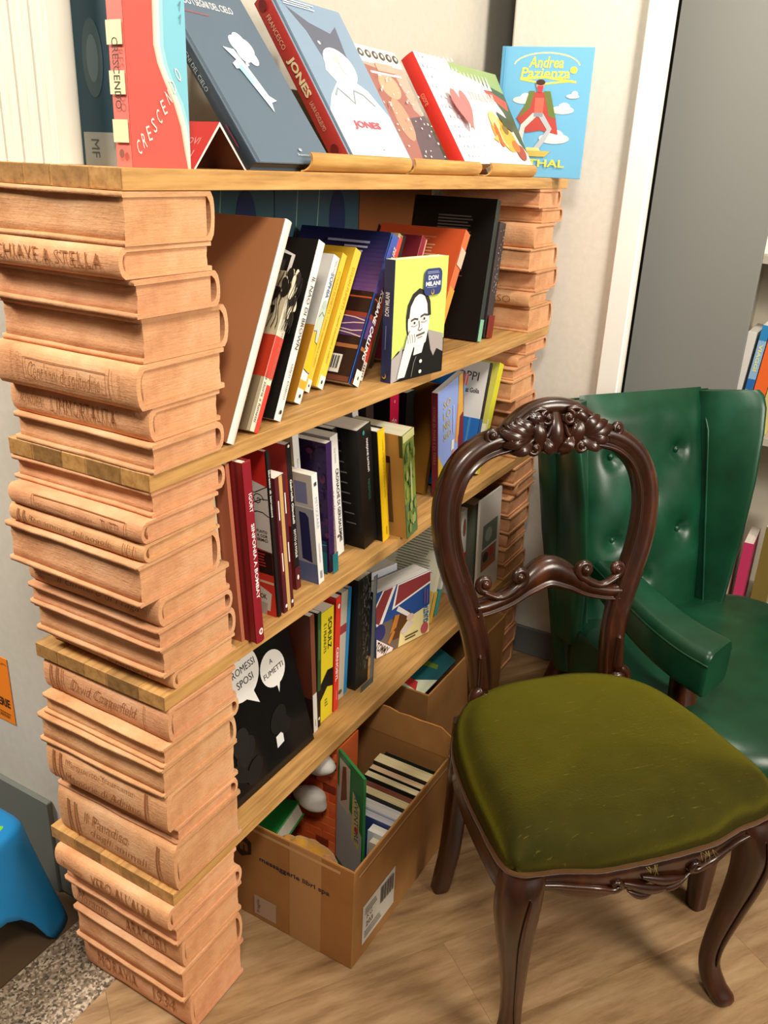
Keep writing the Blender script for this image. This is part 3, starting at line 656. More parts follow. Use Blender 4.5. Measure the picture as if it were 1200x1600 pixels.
def a_punto(P, t, d, h):
    W = .10; u = d-W
    P.rect('L', u, h*.78, d, h, 'cf2e25'); P.poly('L', [(u, h*.44), (d, h*.41), (d, h*.80), (u+.02, h*.86), (u, h*.84)], 'd8d3c8')
    for k in range(3): P.stroke('L', [(u+W*i/8, h*(.78-.08*k+.03*math.sin(i*.9+k))) for i in range(9)], .0016, '24201d')
    squig(P, 'L', d-.020, h*.72, .012, 20, '24201d', .0014)
    for k, s in enumerate(('PUNTO', 'A COR', 'SEMCI')): P.text('L', s, d-.017, h*(.53-.025*k), .0052, '2a2622', w=.022, bold=.02)
    P.rect('L', u, h*.27, d, h*.41, '2a1613'); P.lines('L', d-.034, h*.31, d-.012, h*.40, 5, 'b8342a'); P.rect('L', u, 0, d, h*.27, 'd23a2c'); P.rect('L', u, h*.21, d, h*.225, 'e0c49c')
    P.poly('L', [(d-.040, h*.04), (d-.012, h*.03), (d-.006, h*.15), (d-.034, h*.19)], 'd9d4c9'); P.text('L', 'OK', d-.024, h*.12, .010, '24201d', w=.014, bold=.03); P.poly('L', [(d-.03, h*.0), (d-.02, h*.0), (d-.016, h*.08), (d-.03, h*.08)], 'b6b0a4')
    P.rect('S', 0, 0, t, h, '241b19'); P.text('S', 'libretto di istruzioni', t*.5, h*.76, t*.5, 'e6e1d8', rot=-90, w=h*.27, bold=.02)
book('comic with red and grey cover and black spine, right of the dark red hardback', .292, .008, Z3, .008, .20, .307, -5.6, cl='d23a2c', cs='241b19', art=a_punto, group=G2)
def a_mar(P, t, d, h):
    P.rect('S', 0, 0, t, h, '5a222a'); P.rect('S', t*.36, 0, t*.68, h, 'cba466')
    for u, v in ((.2, .78), (.2, .40), (.84, .80), (.84, .44)): P.lines('S', t*(u-.06), h*(v-.08), t*(u+.06), h*(v+.08), 1, 'efe9e2', vertical=True, th=.8)
    P.lines('S', t*.08, h*.3, t*.16, h*.6, 1, 'c8453c', vertical=True); P.ell('S', t*.22, h*.05, t*.10, t*.13, 'efe9e2'); P.ell('S', t*.84, h*.05, t*.10, t*.13, 'efe9e2')
book('maroon book whose spine has a yellow stripe down its middle', .329, .006, Z3, .028, .19, .256, -5.6, cl='57232a', cs='57232a', art=a_mar, group=G2)
def a_redg(P, t, d, h):
    P.rect('L', 0, h*.46, d, h, 'cf4a44'); P.rect('L', 0, h*.80, d, h, 'dd5148'); P.rect('L', 0, 0, d, h*.46, '6f1c22')
    P.rect('S', 0, 0, t, h*.16, '5b1f25'); P.text('S', 'Gabriella Giandelli', t*.5, h*.62, t*.42, 'f0ece4', rot=-90, w=h*.30, shear=.2, bold=.02); P.text('S', 'SOTTO LE FOGLIE', t*.5, h*.33, t*.42, 'efe9e0', rot=-90, w=h*.2, bold=.02); P.ell('S', t*.5, h*.085, t*.2, t*.36, 'efe9e0'); P.ell('S', t*.5, h*.985, t*.2, t*.2, 'efe9e0')
book('red and maroon paperback with black spine lettered in white', .398, .040, Z3, .014, .18, .287, -6.5, cl='c44540', cs='221a18', art=a_redg, group=G2)
book('cream paperback with tall white spine behind the blue panelled one', .462, .068, Z3, .018, .17, .288, -7.0, cl='c9c49c', cs='e2e0dc', art=lambda P, t, d, h: (P.text('S', 'fumetto e poesia', t*.55, h*.72, t*.28, '55565c', rot=-90, w=h*.2, shear=.2),), group=G2)
def a_bw(P, t, d, h):
    P.rect('L', 0, h*.72, d, h, 'c9c4b4'); P.rect('L', d-.075, h*.745, d-.042, h*.93, '26365f'); P.rect('L', d-.038, h*.74, d-.012, h*.93, '7c84a6'); P.rect('L', 0, 0, d, h*.19, '5c6a93'); P.rect('L', 0, h*.19, d, h*.70, '9b9ca0'); P.poly('L', [(d-.032, h*.22), (d-.010, h*.20), (d-.012, h*.62), (d-.018, h*.655), (d-.032, h*.66)], '252a55')
    P.text('S', 'MITIZZARE', t*.5, h*.66, t*.4, 'b8c4d4', rot=-90, w=h*.28); P.rect('S', t*.3, h*.9, t*.7, h*.93, '3a4258'); P.lines('S', t*.35, h*.2, t*.6, h*.42, 1, 'c3cbd8', vertical=True); P.rect('S', t*.35, h*.05, t*.65, h*.12, '8f9bb0')
book('white paperback with blue and grey panels, standing foremost', .442, .018, Z3, .017, .16, .224, -7.3, cl='d6d4cf', cs='eceae6', art=a_bw, group=G2)
def a_pur(P, t, d, h):
    r = random.Random(8)
    for i in range(60): P.ell('L', d-r.uniform(0, .09), h*r.uniform(.2, .98), r.uniform(.001, .009), r.uniform(.001, .01), random.Random(i).choice(['3a1c4e', '4a1f52', '2a1640', '5a2648', '241a44']), 8)
    P.rect('L', 0, 0, d, h*.18, '17606a'); P.rect('L', 0, h*.18, d, h*.27, '1f3c58'); P.stroke('L', [(d-.09, h*.25), (d-.05, h*.22), (d, h*.24)], .0015, '3f9fae')
    P.rect('S', 0, 0, t, h*.16, '177078'); P.text('S', 'stelle cadenti', t*.5, h*.4, t*.35, 'a9787c', rot=-90, w=h*.5, shear=.2)
book('purple starry paperback with teal foot', .494, .028, Z3, .018, .17, .264, -4.5, cl='2c1a42', cs='3a2150', art=a_pur, group=G2)
book('white paperback with bold black capitals down the spine', .570, .056, Z3, .025, .18, .258, -7.7, cl='d8d1cd', cs='ebe7e2', art=lambda P, t, d, h: (P.text('S', 'CRONACHE DI GERUSALEMME', t*.64, h*.42, t*.40, '2b2725', rot=-90, w=h*.62, bold=.03), P.text('S', 'Guy Delisle', t*.5, h*.84, t*.24, '8e8a86', rot=-90, w=h*.12), P.ell('S', t*.3, h*.17, t*.14, t*.14, '7a4a3a')), group=G2)
book('slim black paperback with tiny white letters, beside the white one', .600, .072, Z3, .013, .18, .264, -9.5, cl='1a1614', cs='201c19', art=lambda P, t, d, h: (P.text('S', 'DIO PERDONA SOTTO MENTITE', t*.6, h*.76, t*.35, 'dcd7cf', rot=-90, w=h*.34, bold=.02), P.lines('S', t*.4, h*.35, t*.7, h*.55, 1, '4a453e', vertical=True), P.rect('S', 0, h*.8, t*.1, h, '1d6a62')), group=G2)
def a_per(P, t, d, h):
    for k in range(9): P.lines('L', d-.062+.003*k, h*(.885-.085*k), d-.036+.003*k, h*(.91-.085*k), 1, '6e6a64')
    P.text('S', 'MARJANE SATRAPI', t*.60, h*.76, t*.17, 'e4e0d8', rot=-90, w=h*.27, bold=.02); P.text('S', 'PERSEPOLIS', t*.58, h*.48, t*.16, '2f6a66', rot=-90, w=h*.17); P.ell('S', t*.4, h*.955, t*.07, t*.1, '3f8a84')
book('very thick black paperback with rows of pale words on back cover', .655, .030, Z3, .050, .17, .264, -9.4, cl='161311', cs='191614', art=a_per, group=G2)
book('yellow hardback next to the very thick black paperback', .686, .018, Z3, .026, .17, .250, -9.4, cl='1d1a17', cs='eec218', hard=True, art=lambda P, t, d, h: (P.text('S', 'come imparare a essere felici', t*.5, h*.66, t*.26, '9c7d16', rot=-90, w=h*.52), P.lines('S', t*.4, h*.05, t*.6, h*.13, 1, '7c641a', vertical=True)), group=G2)
def a_grn(P, t, d, h):
    P.rect('L', d-.10, h*.14, d-.030, h*.78, '6d4a2c'); P.rect('L', d-.10, h*.73, d-.030, h*.79, '3a1d12'); P.poly('L', [(d-.09, h*.18), (d-.04, h*.16), (d-.045, h*.5), (d-.07, h*.72), (d-.10, h*.74), (d-.10, h*.4)], 'a38d68'); P.poly('L', [(d-.072, h*.48), (d-.040, h*.42), (d-.034, h*.72), (d-.055, h*.73)], 'b0782a'); P.ell('L', d-.075, h*.62, .012, .018, '5d4a38'); P.rect('L', d-.008, h*.80, d, h, '4d4a22')
    P.rect('S', 0, 0, t, h*.35, '5d7548'); P.rect('S', 0, h*.93, t, h, 'c9c68a'); r = random.Random(5)
    for i in range(26): P.ell('S', t*r.uniform(.15, .85), h*r.uniform(.04, .9), .005, .012, random.Random(i).choice(['6d7c3a', '86904a', '4f6b40', '98a060']), 8)
    P.lines('S', t*.35, h*.35, t*.6, h*.82, 1, 'b3b784', vertical=True)
book('thick old brown hardback with green spine and framed picture', .746, -.016, Z3, .046, .134, .240, -10.6, cl='b98a48', cs='7e8a3c', art=a_grn, group=G2, pc=(.75, .74, .62, 1))
book('tall white spine at the back, behind the yellow hardback', .755, .125, Z3, .022, .14, .255, -8.0, cl='8a8580', cs='d9d7d6', group=G2)
book('dark brown paperback in shadow beside the tall white spine', .800, .120, Z3, .030, .14, .258, -6.0, cl='2a201d', cs='3a2a26', art=lambda P, t, d, h: P.ell('S', t*.4, h*.8, t*.1, t*.2, 'cfcac2'), group=G2)
book('crimson spine with white handwriting, behind the brown and green hardback', .880, .110, Z3, .038, .14, .262, -3.0, cl='17130f', cs='d3204a', art=lambda P, t, d, h: (P.text('S', 'CON LA PELLE', t*.62, h*.62, t*.24, 'f2e6e4', rot=-90, w=h*.3, bold=.02), P.text('S', "THROUGH", t*.3, h*.66, t*.24, 'f2e6e4', rot=-90, w=h*.26, bold=.02), P.ell('S', t*.5, h*.93, t*.07, t*.1, 'e6a0ac')), group=G2)
book('black paperback right of the crimson spine', .935, .105, Z3, .040, .15, .255, 0.0, cl='14110e', cs='191613', art=lambda P, t, d, h: P.rect('S', t*.25, h*.55, t*.6, h*.62, 'd8d4cc'), group=G2)
book('ochre paperback leaning back in the dark middle of the plank', .965, .075, Z3, .018, .17, .262, 10.5, cl='80591c', cs='6b4a18', group=G2)
def a_blue(P, t, d, h):
    P.rect('R', d*.78, 0, d, h, '6f2030'); P.poly('R', [(d*.72, h*.35), (d*.80, h), (d*.95, h), (d*.98, h*.62), (d*.84, h*.60), (d*.80, h*.44)], 'd9a648'); P.poly('R', [(d*.66, h*.40), (d*.72, h*.36), (d*.80, h*.72), (d*.76, h*.75)], 'd98a3c')
    P.poly('R', [(0, 0), (d*.75, 0), (d*.66, h*.25), (d*.50, h*.30), (d*.36, h*.20), (d*.22, h*.22), (0, h*.42)], 'd9b238'); P.poly('R', [(d*.42, h*.1), (d*.62, h*.14), (d*.68, h*.28), (d*.58, h*.34), (d*.46, h*.26)], 'd98c52'); P.poly('R', [(d*.50, h*.34), (d*.60, h*.34), (d*.62, h*.43), (d*.52, h*.44)], 'ece6da'); P.rect('R', 0, h*.10, d*.45, h*.13, '8fa39a')
    for k, s in enumerate(('SO', 'LO', 'NEL', 'SUD')): P.text('R', s, d*.34, h*(.84-.10*k), h*.07, 'c7b364', w=d*.28, bold=.01)
    P.lines('R', d*.54, h*.5, d*.62, h*.85, 1, 'b5c0ea', vertical=True); P.text('S', 'STORIE DI MARE E DI TERRA', t*.5, h*.6, t*.4, 'a96a4a', rot=-90, w=h*.55)
book('light blue and yellow comic standing face out, maroon spine', .955, .040, Z3, .016, .150, .264, 0, yaw=-87, tilt=9, cl='7f97dc', cs='6a2230', crr='8ea4e2', art=a_blue, group=G2)
book('blue book with pale shiny spine, beside the face out comic', 1.030, .064, Z3, .024, .16, .280, 21.5, cl='2467a6', cs='4f9fd0', art=lambda P, t, d, h: (P.rect('S', 0, h*.9, t, h, 'b8382e'), P.rect('S', t*.4, 0, t*.55, h, '7fc0e4')), group=G2)
def a_top(P, t, d, h):
    P.rect('L', 0, h*.52, d, h, 'e3dfda'); P.rect('L', 0, 0, d, h*.52, '2a6eb8'); P.text('L', 'TOPPI', d-.060, h*.87, .022, '3a3634', w=.075); P.text('L', 'Sharaz Golia', d-.045, h*.75, .012, '3a3634', w=.06, bold=.02); P.rect('L', d-.030, 0, d-.024, h*.52, '4f8ac8'); P.rect('S', 0, 0, t, h*.52, '2458a0'); P.rect('S', 0, h*.52, t, h, '241f1d')
book('large white and blue comic with thin grey capitals on cover', 1.128, .032, Z3, .016, .19, .290, 14.0, cl='e3dfda', cs='241f1d', art=a_top, group=G2)
book('bright yellow green paperback leaning against the right pillar', 1.166, .028, Z3, .030, .17, .285, 20.3, cl='c3bf5a', cs='d6d332', art=lambda P, t, d, h: (P.rect('L', d-.05, 0, d, h*.45, 'e6e2c0'), P.rect('S', 0, 0, t*.35, h*.5, 'e6e2b8')), group=G2)

# ---- lowest plank
def a_prom(P, t, d, h):
    W, H = d, h
    P.poly('R', [(W*.50, H*.62), (W*.545, H*.48), (W*.40, H*.57)], 'e8e6e0'); P.ell('R', W*.42, H*.715, W*.20, H*.165, 'e8e6e0', 30, .15)
    P.poly('R', [(W*.745, H*.55), (W*.755, H*.45), (W*.81, H*.56)], 'e8e6e0'); P.ell('R', W*.745, H*.615, W*.135, H*.115, 'e8e6e0', 26, .1)
    P.text('R', 'I', W*.45, H*.81, H*.034, '2a2826', w=.008); P.text('R', 'PROMESSI', W*.45, H*.735, H*.044, '2a2826', w=W*.275, rot=4); P.text('R', 'SPOSI', W*.455, H*.66, H*.044, '2a2826', w=W*.17, rot=4)
    P.text('R', 'A', W*.74, H*.665, H*.030, '2a2826', w=.009); P.text('R', 'FUMETTI', W*.745, H*.60, H*.034, '2a2826', w=W*.22, rot=4)
    P.poly('R', [(W*.60, H*.14), (W*.68, H*.15), (W*.69, H*.22), (W*.61, H*.21)], 'd9d9d6')
    r = random.Random(21)
    for k in range(7): P.ell('R', W*r.uniform(.2, .8), H*r.uniform(.06, .36), W*r.uniform(.06, .16), H*r.uniform(.04, .09), random.Random(k).choice(['1a1917', '1e1d1a', '21201d']), 16, r.uniform(0, 3))
book('large square black book in plastic wrap with two white speech bubbles', .170, .036, Z4, .013, .272, .315, -15.5, yaw=-90, cl='131211', cs='131211', crr='151413', art=a_prom, group=G3, wrap=True)
book('brown paperback with spine turning white at the foot, by the black square book', .474, .050, Z4, .014, .21, .282, -3.5, cl='5a2c1c', cs='7a4632', art=lambda P, t, d, h: (P.rect('S', 0, 0, t, h*.34, 'dedbd4'), P.rect('L', 0, 0, d, h*.3, '241510'), P.lines('S', t*.35, h*.05, t*.6, h*.12, 1, '5a5650', vertical=True)), group=G3)
book('dark green and black spine between brown paperback and yellow one', .489, .053, Z4, .012, .18, .273, -.7, cl='2c2a1c', cs='1e1712', art=lambda P, t, d, h: (P.rect('S', 0, h*.33, t, h, '38532f'), P.rect('S', t*.2, h*.6, t*.8, h*.86, '4f6a40'), P.ell('S', t*.5, h*.08, t*.25, t*.3, 'dcd8d0')), group=G3)
def a_sch(P, t, d, h):
    P.text('S', 'SCHULZ', t*.70, h*.78, t*.30, '26231e', rot=-90, w=h*.28, bold=.03); P.text('S', 'E I PEANUTS', t*.32, h*.76, t*.20, '26231e', rot=-90, w=h*.26, bold=.01)
    P.poly('S', [(0, h*.36), (t*.55, h*.455), (t, h*.44), (t, h*.27), (t*.55, h*.30), (0, h*.21)], '1a1714'); P.lines('S', t*.35, h*.12, t*.6, h*.20, 3, '7d7224')
book('thick yellow spine with black capitals and a black zigzag', .540, .058, Z4, .046, .18, .262, -.2, cl='d8c22a', cs='e6d22c', art=a_sch, group=G3)
book('red spine with white capitals, right of the thick yellow one', .560, .056, Z4, .018, .19, .275, .6, cl='c22a20', cs='dc3a2a', art=lambda P, t, d, h: (P.text('S', 'CERNOBYL', t*.5, h*.42, t*.5, 'f0e8e2', rot=-90, w=h*.30, bold=.03), P.ell('S', t*.55, h*.92, t*.22, t*.3, 'efe9e4'), P.lines('S', t*.4, h*.1, t*.6, h*.2, 1, 'e8a49a', vertical=True)), group=G3)
book('cream spine with a dull red band near its top', .606, .072, Z4, .025, .18, .262, 2.0, cl='34405a', cs='cfc6b4', art=lambda P, t, d, h: (P.rect('S', 0, h*.62, t, h*.70, 'a8474a'), P.ell('S', t*.4, h*.07, t*.3, t*.22, '6a5a48')), group=G3)
book('narrow bright blue spine beside the cream one', .622, .074, Z4, .013, .17, .260, 2.4, cl='2a6ea8', cs='3093d4', art=lambda P, t, d, h: P.lines('S', t*.35, h*.2, t*.65, h*.9, 1, '6fb6e2', vertical=True), group=G3)
def a_drk(P, t, d, h):
    r = random.Random(15)
    for i in range(120):
        u, v = t*r.uniform(.06, .7), h*r.uniform(.14, .98); P.stroke('S', [(u, v), (u+r.uniform(-.004, .004), v+r.uniform(.004, .014))], .0014, random.Random(i).choice(['6a6a64', '8a8a82', '4a4c48', '57605c']))
    P.rect('S', t*.70, 0, t*.94, h, '6f716c'); P.rect('S', t*.92, 0, t, h, '42566a'); P.rect('S', 0, 0, t, h*.06, '4a5a5c'); P.ell('S', t*.4, h*.30, .004, .004, '8b9488')
book('thick charcoal spine covered in grey scratches', .690, .060, Z4, .054, .18, .274, .2, cl='22231f', cs='2a2c28', art=a_drk, group=G3)
def a_uni(P, t, d, h):
    P.rect('R', 0, 0, d, h, '2c4f92'); P.rect('R', 0, 0, d*.42, h*.5, '6f6056'); P.rect('R', d*.3, h*.15, d*.62, h*.52, '5c3a20'); P.poly('R', [(d*.40, 0), (d, 0), (d, h*.46), (d*.86, h*.44), (d*.62, h*.40), (d*.44, h*.24)], 'e6d99c')
    P.poly('R', [(0, h*.82), (d*.12, h), (d*.36, h), (d*.08, h*.44), (0, h*.50)], 'f0ece6'); P.poly('R', [(0, h*.78), (d*.14, h*.99), (d*.30, h*.99), (d*.05, h*.5), (0, h*.54)], '8f3a3c')
    P.poly('R', [(d*.38, h), (d, h), (d, h*.80), (d*.28, h*.64)], 'f0ece6'); P.poly('R', [(d*.40, h*.98), (d, h*.98), (d, h*.83), (d*.33, h*.68)], '8f3a3c')
    P.poly('R', [(d*.36, h*.60), (d*.58, h*.42), (d*.62, h*.46), (d*.40, h*.66)], 'e6dfdc'); P.poly('R', [(d*.24, h*.28), (d*.36, h*.34), (d*.42, h*.52), (d*.34, h*.54)], 'c07a34'); P.poly('R', [(d*.20, h*.16), (d*.30, h*.32), (d*.34, h*.28), (d*.24, h*.12)], 'c07a34')
    P.ell('R', d*.62, h*.40, d*.07, h*.055, 'd8b8ac'); P.poly('R', [(d*.44, h*.24), (d*.62, h*.34), (d*.68, h*.30), (d*.50, h*.16)], 'd6c8c8')
    P.ell('R', 0.012, h*.38, .018, .022, '35356c'); P.poly('R', [(0, h*.30), (d*.30, h*.04), (d*.28, 0), (0, 0)], 'e9dcd8'); P.text('R', 'TOMMY', d*.10, h*.11, h*.13, '3a2420', w=d*.26, rot=-38, bold=.03)
    P.text('R', 'GUASTA', d*.925, h*.33, d*.10, '2f6aa0', rot=90, w=h*.28, bold=.03); P.lines('R', d*.87, h*.5, d*.96, h*.78, 2, '7c5c96', vertical=True); P.ell('R', d*.90, h*.11, d*.07, h*.09, 'b8525c'); P.lines('R', d*.52, h*.05, d*.78, h*.14, 2, '4a3424')
UY = -104
book('thick comic standing face out with red and blue flag stripes', .775, .088, Z4, .055, .190, .170, -3, yaw=UY, cl='3a5590', cs='32508a', crr='32508a', art=a_uni, group=G3, pc=(.95, .96, 1, 1))
book('second thick comic right behind the flag striped one, only white pages visible', .795, .152, Z4, .055, .138, .180, -3, yaw=UY, cl='dfe2ea', cs='cfd2da', crr='dfe2ea', group=G3, pc=(.92, .93, .98, 1))
def a_lin(P, t, d, h):
    P.lines('L', d-.12, h*.36, d-.012, h*.98, 22, '8a8878', th=.3); P.rect('L', 0, 0, d, h*.33, 'd9b648'); P.rect('S', 0, 0, t, h*.33, 'd8ad3c')
book('pale paperback with lines of text and a mustard foot', 1.008, .062, Z4, .020, .17, .255, 17.0, cl='e2dfc8', cs='e0dabc', art=a_lin, group=G3)
book('white paperback with teal foot, beside the pale lined one', 1.052, .066, Z4, .014, .17, .255, 17.0, cl='cfd0c6', cs='d6d6cf', art=lambda P, t, d, h: (P.rect('S', 0, 0, t, h*.28, '2f9a94'), P.rect('L', 0, 0, d, h*.28, '2c9088')), group=G3)
book('yellow green paperback in the dark back of the lowest bay', .935, .205, Z4, .022, .06, .290, 4.0, cl='8c8a26', cs='7a7820', group=G3)
book('white paperback with a red box printed on it, behind the chair back', 1.205, .060, Z4, .030, .17, .262, -5.0, cl='e0dcd4', cs='ddd9d2', art=lambda P, t, d, h: (P.rect('L', d-.06, h*.12, d-.004, h*.5, 'cf2a20'), P.rect('S', 0, h*.12, t, h*.5, 'cf2a20'), P.rect('S', t*.2, h*.2, t*.8, h*.4, 'e8ddd6'), P.ell('S', t*.5, h*.8, t*.3, t*.9, '8a5a48')), group=G3)
book('grey green hardback seen through the oval chair back', 1.292, .050, Z4, .052, .18, .262, -6.0, cl='7a8370', cs='7f8874', hard=True, art=lambda P, t, d, h: (P.rect('S', t*.25, 0, t*.32, h, '98a18c'), P.rect('S', t*.7, 0, t*.74, h, '5c6452')), group=G3)
def a_bro(P, t, d, h):
    P.rect('R', d*.18, h*.48, d*.86, h*.72, '66746c'); P.ell('R', d*.45, h*.60, d*.16, h*.07, '98a39a'); P.rect('R', d*.16, h*.25, d*.84, h*.46, '8a6a58'); P.ell('R', d*.6, h*.40, d*.13, h*.06, 'b83a38'); P.ell('R', d*.35, h*.38, d*.13, h*.05, '2f2a28'); P.rect('R', d*.2, h*.25, d*.84, h*.30, 'b8683c'); P.barcode('R', d*.26, h*.05, d*.62, h*.12); P.lines('R', d*.2, h*.13, d*.5, h*.15, 1, '7a766e')
book('white brochure with two photographs and a barcode, against the right pillar', 1.186, .016, Z4, .006, .146, .288, -2, yaw=-90, tilt=0, cl='ded9d0', cs='ded9d0', art=a_bro, group=G3)

# ---- on top of the bookcase
G0 = 'books standing on the top plank'
def a_cre(P, t, d, h):
    
    for q, c in ((0, 'ecb9a4'), (.025, 'e6d8bc'), (.06, 'c6dcd2'), (.11, '9accd2'), (.17, '7cbccc')): P.poly('R', [(d*min(1, u+q), h*v) for u, v in ((.50, 1), (.46, .62), (.45, .50), (.50, .43), (.60, .36), (.74, .28), (.85, .18), (.90, .08), (.95, 0))]+[(d, 0), (d, h)], c)
    for i, ch in enumerate('CRESCENDO'): P.text('R', ch, d*(.12+.088*i), h*(.085+.026*i+.0016*i*i), h*.060, 'f8dccf', rot=12+3*i, w=d*.062)
    for k in range(3): P.stroke('R', [(d*.88, h*(.72-.05*k)), (d*.92, h*(.74-.05*k)), (d*.90, h*(.70-.05*k))], .001, '5c8a90')
    for k in range(3): P.rect('S', 0, h*(.10+.19*k), t, h*(.192+.19*k), 'ece0b4')
    P.text('S', 'CRESCENDO', t*.5, h*.37, t*.40, '4a4238', rot=-90, w=h*.275); P.ell('S', t*.5, h*.055, t*.16, t*.2, '8c5a4c')
book('coral red book with a swelling pale blue curve, at the top left corner', .026, .016, ZT, .024, .098, .262, 0, yaw=-90, cl='e2584c', cs='e0786a', crr='e8584e', art=a_cre, group=G0)
book('dark petrol spine with a grey foot, left of the coral red book', .030, .042, ZT, .058, .080, .27, 0, yaw=-90, cl='173744', cs='193a46', art=lambda P, t, d, h: (P.rect('S', t*.08, h*.0, t, h*.135, '8d8f86'), P.ell('S', t*.5, h*.42, t*.28, h*.15, '3c4f52'), P.ell('S', t*.5, h*.42, t*.16, h*.09, '55666a'), P.text('S', 'MF', t*.4, h*.07, t*.22, '4a4f50', rot=-90, w=.02)), group=G0)
yy = .1015
for k, tt in enumerate((.030, .034, .032, .034, .036)):
    o = book(['white paged book with its fore-edge outward, nearest the petrol spine', 'second fore-edge of white pages from the petrol spine', 'third fore-edge of white pages from the petrol spine', 'fourth fore-edge of white pages from the petrol spine', 'white paged book at the far left end of the top plank'][k], .105, yy+tt-.0005, ZT, tt-.001, .108, .262+.004*(k % 2), 0, yaw=90, cl='dad6c8', cs='dad6c8', group=G0, pc=(1.03, 1.02, .97, 1))
    yy += tt
# folded card
t = thing('folded_card', 'small red card folded like a tent beside the coral book', 'card', (.132, .018, ZT))
for s in (0, 1):
    mb = MB(); a, b = ((0, 0), (.052, .057)) if s == 0 else ((.104, 0), (.052, .057)); nx = -.0035 if s == 0 else .0035
    ring = lambda y: [Vector((a[0], y, 0)), Vector((a[0]-nx, y, 0)), Vector((b[0], y, b[1]-.005)), Vector((b[0], y, b[1]))]
    mb.loft([ring(0), ring(.11)], True, False, col=lin('c8302e') if s == 0 else lin('5a2a26'), smooth=False); r0, r1 = ring(-.0002), ring(.1102)
    mb.add(r0, [(0, 1, 2, 3)], lin('efd9cf')); mb.add(r1, [(0, 1, 2, 3)], lin('efd9cf')); mb.build('card_leaf', M['cover'], t)
def mpt(f, u, v, e):
    k = v/.0772; n = Vector((-.057, 0, .052)).normalized()*e
    return (.052*k+n.x, .11-u, .057*k+n.z)
P = Print(mpt); P.text('S', 'NUOVI', .075, .045, .011, 'e8a49c', w=.04); P.text('S', 'LIBRI', .078, .024, .011, 'e8a49c', w=.034); P.done('card_print', t)
# display stands with rolled wooden lips
for k, (x0, x1, lab) in enumerate(((.363, .672, 'left bamboo book stand with rolled front lip'), (.684, .972, 'middle bamboo book stand with rolled front lip'), (1.022, 1.285, 'right bamboo book stand with rolled front lip'))):
    t = thing('book_stand', lab, 'stand', (x0, 0.0, ZT), group='bamboo stands on the top plank')
    W = x1-x0; mb = MB(); rings = []
    for xx in (0, W):
        o_, i_ = [], []
        for i in range(9):
            a = math.radians(-88+150*i/8); o_.append(Vector((xx+(.014*i/8 if xx == 0 else .010*i/8), .018-.016*math.cos(a), .0145+.0145*math.sin(a)))); i_.append(Vector((xx+(.014*i/8 if xx == 0 else .010*i/8), .018-.0125*math.cos(a), .0145+.0125*math.sin(a))))
        rings.append(o_+i_[::-1])
    mb.loft(rings, True, True, col=(1.12, 1.05, .86, 1)); mb.build('front_lip', M['wood'], t)
    mb = MB(); mb.box((.004 if k else .105, .016, 0), (W-.004, .095, .003), .001, col=(1, .95, .8, 1)); mb.build('base_board', M['wood'], t)
    T = Matrix.Translation((0, .105, .004)) @ Matrix.Rotation(math.radians(-34), 4, 'X')
    mb = MB(); mb.box((W*.3, 0, 0), (W*.9, .006, .15), .001, col=(.8, .72, .6, 1), T=T); mb.build('back_rest', M['wood'], t)
def a_sla(P, t, d, h):
    P.text('R', 'LEGGENDO I SEGNI DEL CIELO', d*.40, h*.875, h*.040, 'f2f2f0', w=d*.76); P.lines('R', d*.12, h*.80, d*.50, h*.82, 1, '8c5a62')
    for u, v, r_ in ((.58, .67, .05), (.64, .64, .055), (.70, .66, .05), (.60, .615, .05), (.69, .60, .045), (.64, .69, .05)): P.ell('R', d*u, h*v, d*r_*1.4, h*r_, 'f6f6f4')
    P.ell('R', d*.575, h*.555, d*.018, h*.011, 'f6f6f4'); P.ell('R', d*.55, h*.54, d*.011, h*.008, 'f6f6f4')
    P.poly('R', [(d*.38, h*.635), (d*.50, h*.63), (d*.56, h*.52), (d*.62, h*.38), (d*.69, h*.355), (d*.61, h*.34), (d*.575, h*.285), (d*.52, h*.385), (d*.44, h*.52), (d*.40, h*.515), (d*.39, h*.545), (d*.46, h*.57)], 'cfe2ec'); P.poly('R', [(d*.43, h*.53), (d*.50, h*.55), (d*.54, h*.45), (d*.50, h*.43)], '9cc3d8')
    P.text('R', 'Francesco D', d*.66, h*.048, h*.014, 'ccd2d6', w=d*.18); P.ell('R', d*.63, h*.075, d*.02, h*.009, 'a8b4bc'); P.text('S', 'LEGGENDO I SEGNI DEL CIELO', t*.5, h*.6, t*.34, '8f999e', rot=-90, w=h*.42); P.lines('S', t*.3, h*.1, t*.6, h*.22, 1, '7a3040', vertical=True); P.rect('R', d*.035, 0, d*.045, h, '3a4c5c')
book('slate blue hardback with a white cloud and ribbon, leaning by the folded card', .259, .020, ZT, .018, .195, .30, -37.5, yaw=-90, cl='4c5f70', cs='26313a', crr='566878', hard=True, pc=(.12, .11, .1, 1), art=a_sla, group=G0)
